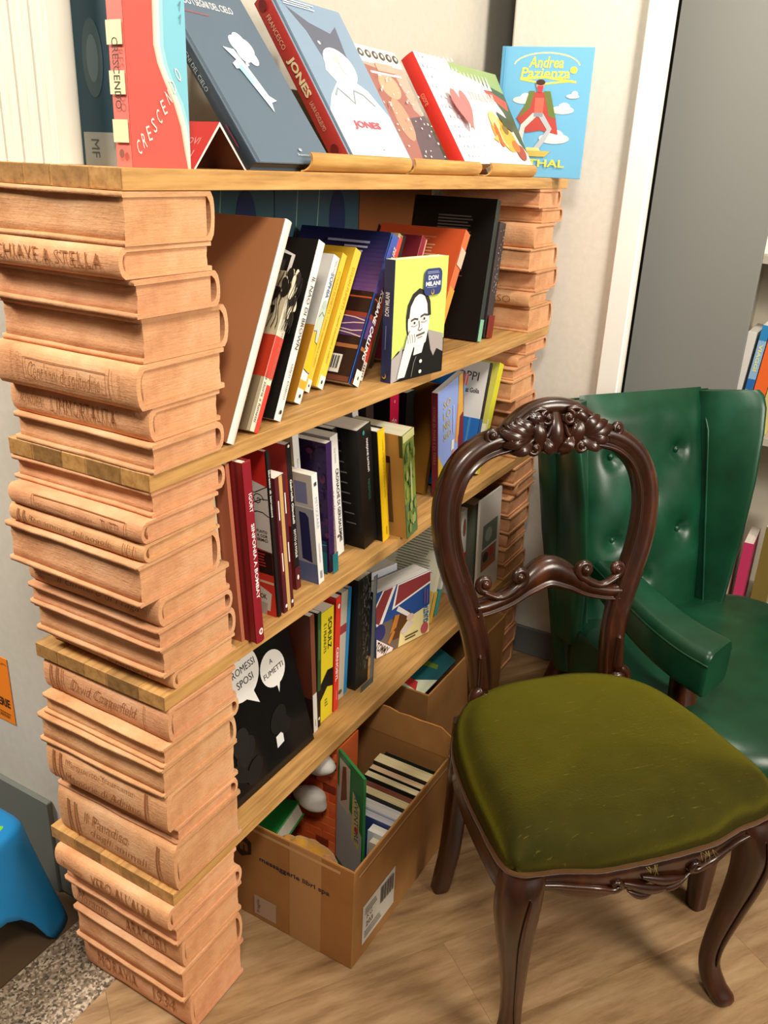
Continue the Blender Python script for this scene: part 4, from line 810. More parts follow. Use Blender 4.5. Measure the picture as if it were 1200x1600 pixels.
def a_jon(P, t, d, h):
    P.rect('R', .012, 0, d, h, '7f96ac'); P.poly('R', [(.014, 0), (d*.985, 0), (d*.98, h*.30), (d*.82, h*.46), (d*.66, h*.52), (d*.40, h*.50), (d*.2, h*.40), (.014, h*.30)], 'e4edee')
    P.poly('R', [(d*.16, h*.94), (d*.30, h*.80), (d*.36, h*.62), (d*.72, h*.60), (d*.76, h*.74), (d*.80, h*.88), (d*.66, h*.82), (d*.40, h*.86)], '5c6170'); P.ell('R', d*.56, h*.60, d*.22, h*.12, 'e0dcd8'); P.poly('R', [(d*.30, h*.56), (d*.40, h*.68), (d*.48, h*.58), (d*.44, h*.44)], 'e0dcd8')
    P.ell('R', d*.55, h*.645, d*.05, h*.025, 'd9b7b4'); P.ell('R', d*.56, h*.575, d*.11, h*.045, 'e6cfcb'); P.stroke('R', [(d*.55, h*.625), (d*.555, h*.57), (d*.60, h*.55)], .0016, 'a87f7e'); P.stroke('R', [(d*.26, h*.40), (d*.34, h*.45), (d*.44, h*.40), (d*.50, h*.36), (d*.58, h*.45), (d*.70, h*.43), (d*.82, h*.36)], .0042, '8f9aa2'); P.ell('R', d*.40, h*.735, d*.02, h*.012, 'c9cfd4')
    P.text('R', 'JONES', d*.52, h*.22, h*.058, 'c05a68', w=d*.42, bold=.045); P.lines('R', d*.3, h*.275, d*.74, h*.30, 2, '9fb2b8', th=.2); P.lines('R', d*.36, h*.15, d*.72, h*.18, 2, '9fb2b8', th=.2); P.lines('R', d*.14, h*.94, d*.60, h*.985, 3, 'dfe6ec'); P.ell('R', d*.6, h*.07, d*.02, h*.006, '9fb2b8')
    P.rect('R', .006, 0, .0105, h, '4c6070')
    P.text('S', 'JONES', t*.5, h*.52, t*.55, 'd9c79c', rot=-90, w=h*.235, bold=.04); P.text('S', 'FRANCESCO', t*.5, h*.79, t*.26, 'cfa58e', rot=-90, w=h*.20); P.text('S', 'LAURA GUGLIELMO', t*.5, h*.29, t*.24, 'cfa58e', rot=-90, w=h*.17); P.ell('S', t*.5, h*.09, t*.24, t*.3, '6a1f1c'); P.ell('S', t*.5, h*.95, t*.24, t*.3, '6a1f1c')
book('hardback with a grey and white cat drawn on the cover, red spine', .503, .0205, ZT+.0035, .030, .209, .292, -34.3, yaw=-90, cl='7f96ac', cs='a8322c', crr='7f96ac', hard=True, art=a_jon, group=G0)
def a_dots(P, t, d, h):
    P.rect('R', 0, h*.86, d, h, 'f1e6d4'); P.poly('R', [(0, h*.84), (d*.7, h*.80), (d*.78, h*.5), (d, h*.40), (d, 0), (0, 0)], '9a6258'); P.poly('R', [(d*.55, h*.42), (d, h*.46), (d, 0), (d*.35, 0)], '5c4a50'); P.ell('R', d*.42, h*.68, d*.24, h*.11, 'dd9a7e'); P.ell('R', d*.36, h*.4, d*.18, h*.18, 'c98a72'); P.rect('R', d*.3, h*.80, d*.75, h*.87, 'dd9d8c'); P.lines('R', d*.1, h*.76, d*.85, h*.80, 1, 'f3ebe2')
    for k in range(6): P.ell('R', d*(.08+.165*k), h*.935, d*.062, h*.034, '55524f', 16); P.ell('R', d*(.08+.165*k), h*.935, d*.026, h*.016, 'e9e2d6', 12)
    r = random.Random(6)
    for i in range(52): P.ell('R', d*r.uniform(.04, .97), h*r.uniform(.02, .78), d*r.uniform(.006, .02), h*r.uniform(.004, .012), 'f4ece4', 9)
book('brown paperback with a row of dark rings and white dots on the cover', .715, .022, ZT+.008, .007, .152, .242, -33.5, yaw=-90, cl='b08070', cs='b08070', crr='b89a8c', art=a_dots, group=G0)
def a_hea(P, t, d, h):
    P.rect('R', 0, 0, d, h, 'eef1f2'); r = random.Random(3)
    for i in range(9):
        for j in range(11):
            u, v = d*(.08+.11*i), h*(.05+.09*j); P.poly('R', [(u, v), (u+d*.06, v+h*.002), (u+d*.03, v+h*.045)], '9fb0c0' if (i+j) % 2 else 'b4c0cc')
    n = 24; P.poly('R', [(d*(.62+.30*(math.sin(a)**3)*.95), h*(.50+.014*(13*math.cos(a)-5*math.cos(2*a)-2*math.cos(3*a)-math.cos(4*a)))) for a in (2*PI*i/n for i in range(n))], 'e0706e'); P.text('S', 'cuore', t*.5, h*.6, t*.3, 'f0a080', rot=-90, w=h*.1)
book('white hardback patterned with grey triangles and a pink heart, red spine', .935, .0205, ZT+.008, .030, .150, .242, -33.5, yaw=-90, cl='e03a30', cs='e4382e', crr='eef1f2', hard=True, art=a_hea, group=G0)
def a_coo(P, t, d, h):
    P.rect('R', 0, 0, d, h, 'f2f2ee'); P.poly('R', [(0, h), (d, h), (d, h*.80), (d*.55, h*.86), (0, h*.93)], '8fa46a'); P.poly('R', [(d*.55, h*.88), (d, h*.80), (d, h*.2), (d*.9, h*.3), (d*.8, h*.6)], '4c5a3e'); P.poly('R', [(d*.5, h*.84), (d*.98, h*.72), (d*.94, h*.62), (d*.6, h*.74)], 'b8543e')
    for k in range(9): P.poly('R', [(d*(.05+.075*k), h*.80), (d*(.09+.075*k), h*.94), (d*(.12+.075*k), h*.80)], 'f6f6f2')
    P.text('R', 'STAGIONI', d*.42, h*.72, h*.09, 'efc9c2', w=d*.52, bold=.03)
    for u, v, ru, rv, c in ((.52, .40, .16, .15, 'e8913a'), (.66, .32, .16, .12, 'eda446'), (.84, .20, .10, .08, '9c4634'), (.76, .26, .08, .06, 'c9702e'), (.48, .50, .10, .09, 'f0c47a'), (.46, .36, .05, .12, 'd9622e'), (.66, .42, .06, .05, '7c6a34')): P.ell('R', d*u, h*v, d*ru, h*rv, c)
    P.stroke('R', [(d*.46, h*.52), (d*.5, h*.42), (d*.5, h*.3), (d*.56, h*.24)], .006, 'f2d9a0'); P.poly('R', [(d*.30, h*.32), (d*.42, h*.36), (d*.40, h*.28)], 'f0b060'); P.poly('R', [(d*.60, h*.6), (d*.9, h*.5), (d*.82, h*.40), (d*.66, h*.46)], '46523c')
book('white cookery book with orange vegetables pictured, before the upright blue book', 1.090, .026, ZT+.003, .012, .255, .248, -30.5, yaw=-90, cl='f0f0ec', cs='f0f0ec', crr='f2f2ee', art=a_coo, group=G0)
def a_paz(P, t, d, h):
    P.stroke('R', [(d*(.50+.36*math.cos(a)), h*(.855+.10*math.sin(a))) for a in (PI*i/14+.1 for i in range(14))], .003, 'e9dfa0'); P.stroke('R', [(d*.22, h*.76), (d*.5, h*.775), (d*.84, h*.74)], .005, 'f2da5a'); P.stroke('R', [(d*.24, h*.755), (d*.5, h*.725), (d*.8, h*.75)], .004, 'f2da5a')
    P.text('R', 'Andrea', d*.50, h*.885, h*.085, 'f4dc58', w=d*.38, shear=.15, bold=.02); P.text('R', 'Pazienza', d*.50, h*.805, h*.080, 'f4dc58', w=d*.54, shear=.15, bold=.02); P.ell('R', d*.80, h*.83, d*.04, h*.026, 'f4dc58')
    for u, v, r_ in ((.28, .60, .12), (.72, .53, .13), (.66, .31, .17), (.82, .635, .07)):
        P.ell('R', d*u, h*v, d*r_, h*r_*.24, 'e9e2d8'); P.ell('R', d*(u+.02), h*(v+.02), d*r_*.5, h*r_*.28, 'f1ebe2')
    P.poly('R', [(d*.38, h*.66), (d*.54, h*.66), (d*.66, h*.46), (d*.70, h*.34), (d*.50, h*.37), (d*.34, h*.35), (d*.22, h*.46)], 'b84a44'); P.poly('R', [(d*.34, h*.67), (d*.40, h*.67), (d*.36, h*.54), (d*.24, h*.46), (d*.30, h*.56)], '6b7c40'); P.poly('R', [(d*.50, h*.67), (d*.57, h*.67), (d*.66, h*.46), (d*.58, h*.48)], '6b7c40')
    P.poly('R', [(d*.41, h*.62), (d*.51, h*.62), (d*.51, h*.49), (d*.41, h*.49)], 'c96a58'); P.stroke('R', [(d*.42, h*.49), (d*.30, h*.40), (d*.28, h*.30), (d*.32, h*.22)], .012, 'd8d2cc'); P.stroke('R', [(d*.49, h*.49), (d*.60, h*.38), (d*.54, h*.30), (d*.46, h*.22)], .012, 'b4b9c0'); P.rect('R', d*.41, h*.475, d*.51, h*.505, '8d98a4')
    P.ell('R', d*.455, h*.715, d*.046, h*.034, 'd9a080'); P.poly('R', [(d*.42, h*.71), (d*.49, h*.71), (d*.48, h*.66), (d*.43, h*.66)], 'c9444c'); P.ell('R', d*.455, h*.735, d*.05, h*.022, '4a3228')
    P.poly('R', [(d*.20, h*.21), (d*.64, h*.21), (d*.58, h*.165), (d*.26, h*.165)], 'c9b25c'); P.poly('R', [(d*.36, h*.235), (d*.5, h*.235), (d*.52, h*.21), (d*.34, h*.21)], 'e2d38a'); P.text('R', 'ZENTHAL', d*.44, h*.115, h*.060, 'efd24e', w=d*.74, bold=.02); P.rect('R', 0, 0, .006, h, '5a9cc4'); P.rect('R', .010, 0, .012, h, '63a6cc')
book('upright sky blue hardback with a caped figure and yellow lettering, by the wall', 1.352, .140, ZT+.0005, .014, .212, .283, 0, yaw=-165.5, cl='5aa0c8', cs='4a8cb8', crr='6fb2d8', hard=True, art=a_paz, group=G0)

# ------------------------------------------------------------------ cardboard boxes under the lowest plank
def carton(label, x0, y0, x1, y1, h, flap=None, tears=False):
    t = thing('cardboard_box', label, 'box', (x0, y0, 0.0005)); X, Y = x1-x0, y1-y0; q = .0045
    for nm, a, b in (('left_wall', (0, 0, 0), (q, Y, h)), ('front_wall', (q, 0, 0), (X-q, q, h)), ('back_wall', (q, Y-q, 0), (X-q, Y, h)), ('right_wall', (X-q, 0, 0), (X, Y, h))):
        mb = MB(); mb.box(a, b, .0012); 
        mb.box((a[0]+.0012, a[1]+.0012, h-.0002), (b[0]-.0012, b[1]-.0012, h+.0006), col=(1.25, 1.2, 1.1, 1)); mb.build(nm, M['card'], t)
    mb = MB(); mb.box((q, q, 0), (X-q, Y-q, .004)); mb.build('bottom', M['card'], t)
    if flap:
        mb = MB(); r = random.Random(5); n = 16; top = [(Y-.004)*i/n+.002 for i in range(n+1)]
        f = [Vector((X-.0055, y, h)) for y in top] + [Vector((X-.0035+.01, y, h+flap+r.uniform(-.004, .003) - (.012 if i == 0 else 0))) for i, y in reversed(list(enumerate(top)))]
        g = [p+Vector((.004, 0, 0)) for p in f]; m = len(f)
        k = n+1
        for i in range(n):
            mb.add([f[i], f[i+1], f[m-2-i], f[m-1-i]], [(0, 1, 2, 3)]); mb.add([g[i], g[i+1], g[m-2-i], g[m-1-i]], [(0, 3, 2, 1)])
            mb.add([f[m-1-i], f[m-2-i], g[m-2-i], g[m-1-i]], [(0, 1, 2, 3)], (1.5, 1.45, 1.35, 1))
        mb.build('torn_flap', M['card'], t)
    return t, X, Y
bx, X, Y = carton('open cardboard box of books and toys, on the floor by the left pillar', .270, -.172, .660, .255, .240, flap=.062)
def mpb(f, u, v, e):
    if f == 'L': return (-e, Y-u, v)
    return (u, -e, v)
P = Print(mpb)
P.rect('L', Y-.145, 0.0, Y-.072, .239, 'b08858'); P.rect('L', 0, .222, Y-.03, .229, 'c49e70')
hexp = [(Y-.262+.028*math.cos(PI/6+PI*i/3), .176+.030*math.sin(PI/6+PI*i/3)) for i in range(6)]; P.poly('L', hexp, '33291f'); P.text('L', 'm', Y-.262, .174, .022, '8a6034', w=.032, bold=.05)
P.text('L', 'messaggerie libri spa', Y-.135, .160, .015, '2e2c3a', w=.165, bold=.02)
P.rect('L', Y-.232, .012, Y-.178, .062, 'b59c84'); P.text('L', 'fragile', Y-.222, .036, .010, '3a3648', rot=90, w=.036)
P.rect('F', .034, .030, .158, .128, 'd2cdc2'); P.text('F', 'KG', .060, .092, .014, '3c3833', w=.020); P.text('F', '203', .060, .072, .013, '3c3833', w=.026, bold=.02); P.lines('F', .042, .100, .090, .118, 3, '6a655c'); P.lines('F', .042, .040, .110, .060, 3, '8a857b')
for i in range(16): P.rect('F', .100+.0032*i, .078, .1014+.0032*i+.0008*(i % 3), .120, '4a4640')
P.stroke('F', [(.01, .225), (.05, .226), (.2, .228), (.37, .227)], .004, 'c49e70')
P.done('box_print', bx)
# books standing in a row inside the box, page edges up
GB = 'books inside the open cardboard box'
row = [(.447, .016, .150, 'c9c4b8', 'ded9cc', 'beige topped book, nearest the box corner among the row'), (.470, .022, .160, 'd9dde2', 'eef0f2', 'white topped book in the box row, before the blue edged one'), (.490, .018, .170, '34407a', 'c8cbe2', 'pale lilac topped book with blue cover in the box row'), (.515, .024, .175, 'd2d6e0', 'dfe3ee', 'bluish white topped book in the middle of the box row'), (.538, .022, .185, '1f1a16', 'ddd3ae', 'cream topped book with black covers in the box row'), (.556, .016, .182, '4a1a1c', '7a4a40', 'dark maroon topped book in the box row'), (.575, .018, .192, '17201a', 'd8d0b0', 'narrow cream topped book with dark green covers in the box row'), (.594, .017, .196, '1a1714', 'd9bfa4', 'pinkish topped book with black covers in the box row'), (.625, .030, .205, '1a1714', 'e6deb8', 'thickest cream topped book at the far end of the box row'), (.652, .025, .190, '101814', '1a2420', 'black book against the torn flap of the box')]
for x, t_, h_, cc, pc, lb in row:
    book(lb, x, -.164, .005, t_, {.447: .056, .470: .070, .490: .100}.get(x, .146), h_, 0, cl=cc, cs=cc, group=GB, pc=lin(pc))
# toy box with a brick wall front and two white plush pads
t = thing('toy_box', 'toy package with orange brick wall front and white plush pads', 'toy', (.480, .004, .0055)); D_, H_ = .130, .296
mb = MB(); mb.box((0, 0, 0), (.085, D_, H_), .002, col=lin('d8622e')); mb.build('body', M['cover'], t)
r = random.Random(9); bw, bh = .034, .0215
for i in range(13):
    for j in range(-1, 5):
        y0 = j*bw+(bw/2 if i % 2 else 0)+.001; y1 = y0+bw-.0016; z0 = .006+i*bh; z1 = z0+bh-.0016
        y0, y1 = max(y0, .001), min(y1, D_-.001)
        if y1-y0 < .004: continue
        mb = MB(); c = r.choice(['f0783e', 'e96a36', 'f28046', 'dc5c2e', '8c3418' if r.random() < .5 else 'e96a36']); mb.box((-.0016, y0, z0), (.0004, y1, z1), .0005, col=lin(c)); mb.build('brick', M['cover'], t)
for yy, zz in ((.050, .165), (.035, .265)):
    mb = MB(); mb.sphere((-.022, yy, zz), (.024, .040, .028), 14, col=lin('dfdcd4'), T=None)
    mb.v = [tuple(Vector(p)+Vector((0, .004*math.sin(p[2]*160), 0))) for p in mb.v]; mb.build('plush_pad', M['plush'], t)
# slanted green comic in front of the toy
t = thing('comic_album', 'green comic with slanted top standing beside the page-edge row', 'book', (0, 0, 0))
A_, B_, C_, E_ = Vector((.476, -.001, .310)), Vector((.4215, -.096, .312)), Vector((.4215, -.099, .130)), Vector((.476, -.003, .03)); nn = (B_-A_).cross(E_-A_).normalized()*.006
if nn.x > 0: nn = -nn
F_ = Vector((.4215, -.1, .012)); mb = MB(); mb.loft([[A_, B_, F_, E_-Vector((0, 0, .018))], [p-nn for p in (A_, B_, F_, E_-Vector((0, 0, .018)))]], True, True, col=lin('2f8244'), smooth=False); mb.build('cover', M['cover'], t)
def mpc(f, u, v, e): return A_+(B_-A_)*u+Vector((0, 0, -.29*(1-v)))+nn*(e/.006)
P = Print(mpc); P.poly('', [(0, .02), (1, .02), (1, .50), (0, .70)], 'b9bfc2'); P.rect('', .08, .55, .5, .95, 'd6cdb8'); P.poly('', [(.15, .58), (.4, .66), (.34, .93), (.2, .9)], '8a4a34'); P.poly('', [(.62, .38), (.9, .34), (.9, .72), (.62, .8)], 'dcd07a'); P.text('', 'AVVENTURE', .78, .60, .16, '3a74a8', rot=-84, w=.42, bold=.02); P.ell('', .8, .5, .07, .03, 'c0405a'); P.done('cover_print', t)
# green picture book lying in the box
t = thing('picture_book', 'green picture book with small yellow label lying in the box', 'book', (.318, .054, .105), (math.radians(-14), math.radians(-12), .05))
mb = MB(); mb.box((0, 0, 0), (.13, .150, .004), .001, col=lin('1f7a30')); mb.box((0, 0, .036), (.13, .150, .040), .001, col=lin('23863a')); mb.box((-.004, 0, 0), (.002, .150, .040), .002, col=lin('1b6c2a')); mb.build('cover', M['cover'], t)
mb = MB(); mb.box((.002, .003, .004), (.127, .147, .036), col=(.8, .8, .75, 1)); mb.build('page_block', M['pages'], t)
P = Print(lambda f, u, v, e: (u, v, .0400+e)); P.rect('', .030, .062, .085, .104, 'd9c25a'); P.poly('', [(.036, .092), (.062, .098), (.052, .07)], '2a3f9a'); P.text('', 'LA FAVOLA', .072, .078, .010, '3a3420', rot=75, w=.03); P.done('cover_print', t)
# golden plush toy
t = thing('plush_toy', 'golden brown plush animal with a pink paw, lying in the box', 'toy', (.322, -.030, .095))
mb = MB(); mb.sphere((.018, .010, .030), (.045, .070, .048), 14, col=lin('b9842e')); mb.v = [tuple(Vector(p)*(1+.05*noise.noise(Vector(p)*60))) for p in mb.v]; mb.build('body', M['plush'], t)
for k, (yy, zz) in enumerate(((.048, .072), (.022, .082), (.066, .058))):
    mb = MB(); mb.sphere((.004, yy, zz), (.020, .020, .018), 10, col=lin('c08c34')); mb.build('tuft', M['plush'], t)
mb = MB(); mb.sphere((-.005, -.052, .070), (.018, .020, .030), 12, col=lin('a8744a')); mb.build('paw', M['plush'], t)
mb = MB(); mb.sphere((-.012, -.055, .072), (.013, .014, .022), 10, col=lin('b98a72')); mb.build('paw_pad', M['plush'], t)
# second box
b2, X2, Y2 = carton('second cardboard box, farther along under the plank, teal book on top', .812, -.040, 1.290, .225, .262)
def a_par(P, t, d, h):
    P.rect('R', 0, 0, d, h, '17545a'); P.poly('R', [(0, 0), (d*.5, 0), (d*.2, h*.25), (0, h*.3)], 'cfd2b4'); P.poly('R', [(d*.12, h*.10), (d*.26, h*.16), (d*.22, h*.34), (d*.1, h*.3)], 'b8302c'); P.poly('R', [(d*.35, h*.5), (d*.44, h*.7), (d*.6, h*.42), (d*.72, h*.12), (d*.64, h*.1), (d*.46, h*.44)], '5c7a24'); P.ell('R', d*.46, h*.70, d*.07, h*.05, 'b9c24a'); P.poly('R', [(d*.5, h*.74), (d*.72, h*.78), (d*.92, h*.64), (d*.7, h*.66)], '2a1a18'); P.poly('R', [(d*.48, h*.72), (d*.62, h*.76), (d*.6, h*.70)], 'b8442c')
book('dark teal picture book with a green parrot, lying on top of the second box', .832, .000, .208, .014, .22, .20, -66, yaw=-90, cl='17545a', cs='17545a', crr='1a5c62', art=a_par, group=None)
book('teal book standing in the second box against its far side', 1.10, .198, .006, .020, .16, .300, 0, yaw=-90, cl='1a6458', cs='1a6458', crr='1c6a5c', group=None)

# ------------------------------------------------------------------ carved chair with olive velvet seat
ch = thing('side_chair', 'carved dark wooden chair with olive velvet seat and balloon back', 'chair', (.428, -.636, 0), (0, 0, math.radians(-41.6)))
def crom(pts, n, closed=False):
    out = []; N_ = len(pts)
    for i in range(N_ if closed else N_-1):
        g = lambda k: Vector(pts[k % N_]) if closed else Vector(pts[min(max(k, 0), N_-1)])
        p0, p1, p2, p3 = g(i-1), g(i), g(i+1), g(i+2)
        for j in range(n):
            t = j/n; out.append(.5*((2*p1)+(-p0+p2)*t+(2*p0-5*p1+4*p2-p3)*t*t+(-p0+3*p1-3*p2+p3)*t**3))
    if not closed: out.append(Vector(pts[-1]))
    return out
half = [(.05, -.030), (.11, -.026), (.17, -.010), (.215, -.004), (.243, .006), (.254, .035), (.252, .11), (.244, .20), (.226, .29), (.196, .350), (.150, .388), (.08, .408)]
outl = crom([(0, -.031)] + half + [(0, .412)] + [(-x, y) for x, y in half[::-1]], 5, True)
NO = len(outl); cen = Vector((0, .18))
def ring_at(s, z, off=0): return [Vector((cen.x+(p.x-cen.x)*s, cen.y+(p.y-cen.y)*s, z)) for p in outl]
mb = MB(); rings = []
for s, z in ((.960, .414), (.992, .419), (1.006, .430), (1.010, .444), (1.003, .459), (.985, .473), (.955, .485), (.91, .494), (.84, .501), (.72, .507), (.52, .512), (.28, .515), (.08, .516)):
    rings.append([p + Vector((0, 0, .0016*noise.noise(p*11))) for p in ring_at(s, z)])
mb.loft(rings, True, True); mb.build('seat_cushion', M['velvet'], ch)
mb = MB(); path = ring_at(1.004, .421); rr = []
for i, p in enumerate(path):
    a, b = path[i-1], path[(i+1) % NO]; d = (b-a).normalized(); n = Vector((d.y, -d.x, 0)); w_ = .0042+.0012*noise.noise(p*70)
    rr.append([p+n*w_*math.cos(2*PI*k/8)+Vector((0, 0, w_*math.sin(2*PI*k/8))) for k in range(8)])
mb.loft(rr, True, False, col=lin('54371a'), loop=True); mb.build('seat_trim', M['plush'], ch)
def frays(mb, seed, n, around):
    r = random.Random(seed)
    for i in range(n):
        p = Vector(around)+Vector((r.uniform(-.012, .012), 0, 0)); q = p+Vector((r.uniform(-.008, .008), -.008, r.uniform(-.016, .004))); s = Vector((.0003, 0, 0))
        mb.add([p-s, p+s, q+s*.4, q-s*.4], [(0, 1, 2, 3)], lin('8d8733'))
mb = MB(); frays(mb, 1, 7, (-.02, -.037, .417)); frays(mb, 2, 9, (.085, -.035, .417)); o = mb.build('loose_thread', M['plush'], ch); o['kind'] = 'stuff'
# seat rail with shaped lower edge
mb = MB(); ro, ri = [], []
for p in outl:
    u = p.x; front = p.y < .0
    zl = .352
    if front: zl = .372 + .016*math.cos(u/.24*PI*2) - .026*math.exp(-(u/.07)**2) + (.006 if abs(u) > .2 else 0)
    elif p.y < .06: zl = .352
    k = (p-cen); kl = k/k.length
    o_ = Vector((p.x, p.y, 0)) - Vector((kl.x, kl.y, 0))*.004; i_ = Vector((p.x, p.y, 0)) - Vector((kl.x, kl.y, 0))*.030
    ro.append((o_, i_, zl))
rr = []
for o_, i_, zl in ro:
    kx = (o_-i_).normalized()
    rr.append([Vector((o_.x, o_.y, .418)), Vector((o_.x, o_.y, .398))+kx*.003, Vector((o_.x, o_.y, (zl+.40)/2))-kx*.001, Vector((o_.x, o_.y, zl+.010))+kx*.002, Vector((o_.x, o_.y, zl))-kx*.004, Vector((i_.x, i_.y, zl+.002)), Vector((i_.x, i_.y, .418))])
mb.loft(rr, True, False, loop=True); mb.build('seat_rail', M['dark'], ch)

def sweep(mb, pts, prof, nrm, scale=None, col=WHITE, caps=True):
    """sweep a profile (w across in plane, d along nrm) along 3-D points"""
    rings = []; n = len(pts)
    for i, p in enumerate(pts):
        d = (pts[min(i+1, n-1)]-pts[max(i-1, 0)]).normalized(); nn_ = nrm if isinstance(nrm, Vector) else nrm(i/(n-1))
        b = d.cross(nn_).normalized(); n2 = b.cross(d).normalized()
        s = scale(i/(n-1)) if scale else (1, 1)
        rings.append([p+b*w_*s[0]+n2*d_*s[1] for w_, d_ in prof])
    mb.loft(rings, True, caps, col)
circ = lambda n, sq=1.0: [(math.copysign(abs(math.cos(2*PI*k/n))**sq, math.cos(2*PI*k/n)), math.copysign(abs(math.sin(2*PI*k/n))**sq, math.sin(2*PI*k/n))) for k in range(n)]
def leg(name, keys, sq=.7):
    P3 = crom([k[0] for k in keys], 6); Rr = crom([(k[1], k[1], 0) for k in keys], 6); mb = MB(); rings = []
    for p, r_ in zip(P3, Rr):
        rings.append([p+Vector((c*r_.x, s*r_.x, 0)) for c, s in circ(14, sq)])
    mb.loft(rings, True, True); return mb
for sx in (-1, 1):
    mb = leg('leg', [((sx*.216, .022, .416), .033), ((sx*.224, .012, .392), .035), ((sx*.231, .004, .345), .034), ((sx*.229, .004, .29), .0285), ((sx*.219, .010, .215), .0225), ((sx*.209, .018, .13), .0182), ((sx*.207, .018, .075), .0178), ((sx*.214, .006, .035), .0215), ((sx*.224, -.008, .012), .0235), ((sx*.226, -.010, 0), .0205)])
    l = mb.build('front_leg', M['dark'], ch)
    mb = MB(); pts = crom([(sx*.224, -.026, .388), (sx*.232, -.032, .345), (sx*.230, -.027, .29), (sx*.220, -.0145, .215), (sx*.210, -.002, .13), (sx*.208, -.001, .075)], 5)
    sweep(mb, pts, [(c*.006, s*.004) for c, s in circ(6)], Vector((0, -1, 0)), lambda t: (.15+1.0*math.sin(PI*min(1, t*1.02+.02))**.6, .3+.8*math.sin(PI*t)**.6)); mb.build('leg_moulding', M['dark'], l)
    mb = leg('leg', [((sx*.158, .388, .418), .024), ((sx*.163, .384, .34), .0225), ((sx*.170, .376, .22), .0205), ((sx*.178, .372, .11), .0195), ((sx*.186, .378, .03), .0185), ((sx*.189, .382, 0), .0175)], .55)
    mb.build('back_leg', M['dark'], ch)
# back frame in its own leaning plane: (u across, h up the slope, f towards the sitter)
BB, LN = .383, math.radians(11.0)
def bp(u, h, f=0): return Vector((u+.011, BB+h*math.sin(LN)-f*math.cos(LN), .455+h*math.cos(LN)+f*math.sin(LN)))
nF = Vector((0, -math.cos(LN), math.sin(LN)))
hp = [(.147, -.035), (.146, .03), (.148, .09), (.160, .16), (.184, .235), (.206, .305), (.215, .37), (.210, .425), (.188, .473), (.148, .506), (.098, .521), (.045, .524)]
bpath = [bp(u, h) for u, h in [(p.x, p.y) for p in crom([(-u, h) for u, h in hp] + [(0, .524)] + hp[::-1], 6)]]
prof = [(-.5, .35), (-.5, -.05), (-.40, -.40), (-.16, -.60), (.10, -.52), (.22, -.30), (.28, -.28), (.34, -.44), (.44, -.44), (.5, -.2), (.5, .35), (.25, .5), (-.25, .5)]
mb = MB(); sweep(mb, bpath, [(a*.050, -b*.036) for a, b in prof], nF, lambda t: (1.0 - .22*(1-min(1, min(t, 1-t)/.16)), 1.0)); mb.build('back_frame', M['dark'], ch)
def scroll(mb, cu, ch_, r0, turns, start, dirn, tube, f=.016, ball=True, tail=None):
    pts = list(tail or []); n = int(22*turns)
    arc = []
    for i in range(n+1):
        t = i/n; a = start+dirn*2*PI*turns*t; r = r0*(1-.78*t); arc.append(bp(cu+r*math.cos(a), ch_+r*math.sin(a), f+.006*t))
    pts = [bp(*p, f) if len(p) == 2 else bp(*p) for p in pts] + arc
    if tail: pts = crom([tuple(p) for p in pts[:len(tail)]] + [tuple(arc[0])], 5)[:-1] + arc
    sweep(mb, pts, [(c*tube, s*tube*1.0) for c, s in circ(8)], nF, lambda t: ((.45+.55*min(1, t*4))*(1-.45*t), 1-.4*t))
    if ball: mb.sphere(tuple(bp(cu, ch_, f+.006)), tube*.95, 8)
def leaf(mb, pts, wmax, f0=.015, lift=.012, ridge=.6):
    P2 = crom(pts, 6); n = len(P2); rings = []
    for i, p in enumerate(P2):
        t = i/(n-1); w_ = wmax*(math.sin(PI*min(1, .12+t*.88))**.7)*(1 if t < .97 else .3); d = (P2[min(i+1, n-1)]-P2[max(i-1, 0)]).normalized(); b = Vector((-d.y, d.x))
        f = f0+lift*math.sin(PI*t*.9); r = []
        for k in range(9):
            s = -1+k/4; r.append(bp(p.x+b.x*w_*s, p.y+b.y*w_*s, f+.0075*(1-s*s)*ridge+(.0028 if k % 2 == 0 else -.0018)))
        for s in (1, 0, -1): r.append(bp(p.x+b.x*w_*s*.9, p.y+b.y*w_*s*.9, f0-.012))
        rings.append(r)
    mb.loft(rings, True, True)
# carved crest: arched hood, cartouche, scrolls and acanthus leaves, each its own piece
mb = MB(); hood = [bp(p.x, p.y, -.002) for p in crom([(-.105, .530), (-.082, .552), (-.052, .570), (-.018, .579), (.018, .579), (.052, .570), (.082, .552), (.105, .530)], 6)]
sweep(mb, hood, [(c*.017, s*.019) for c, s in circ(10, .8)], nF, lambda t: (.35+.65*math.sin(PI*min(1, max(0, t)))**.6, 1))
mb.loft([[bp(-.09, .53, -.012), bp(.09, .53, -.012), bp(.09, .53, .012), bp(-.09, .53, .012)], [bp(-.03, .575, -.010), bp(.03, .575, -.010), bp(.03, .575, .010), bp(-.03, .575, .010)]], True, True, smooth=False)
crest = mb.build('crest', M['dark'], ch)
mb = MB(); rings = []
for i in range(11):
    t = i/10; hh = .492+.078*t; wv = .020*math.sin(PI*(.08+.86*t))**.6
    rings.append([bp(wv*math.cos(2*PI*k/12), hh, .012+.017*math.sin(PI*(.1+.8*t))*max(-.2, math.sin(2*PI*k/12))) for k in range(12)])
mb.loft(rings, True, True); mb.build('cartouche', M['dark'], crest)
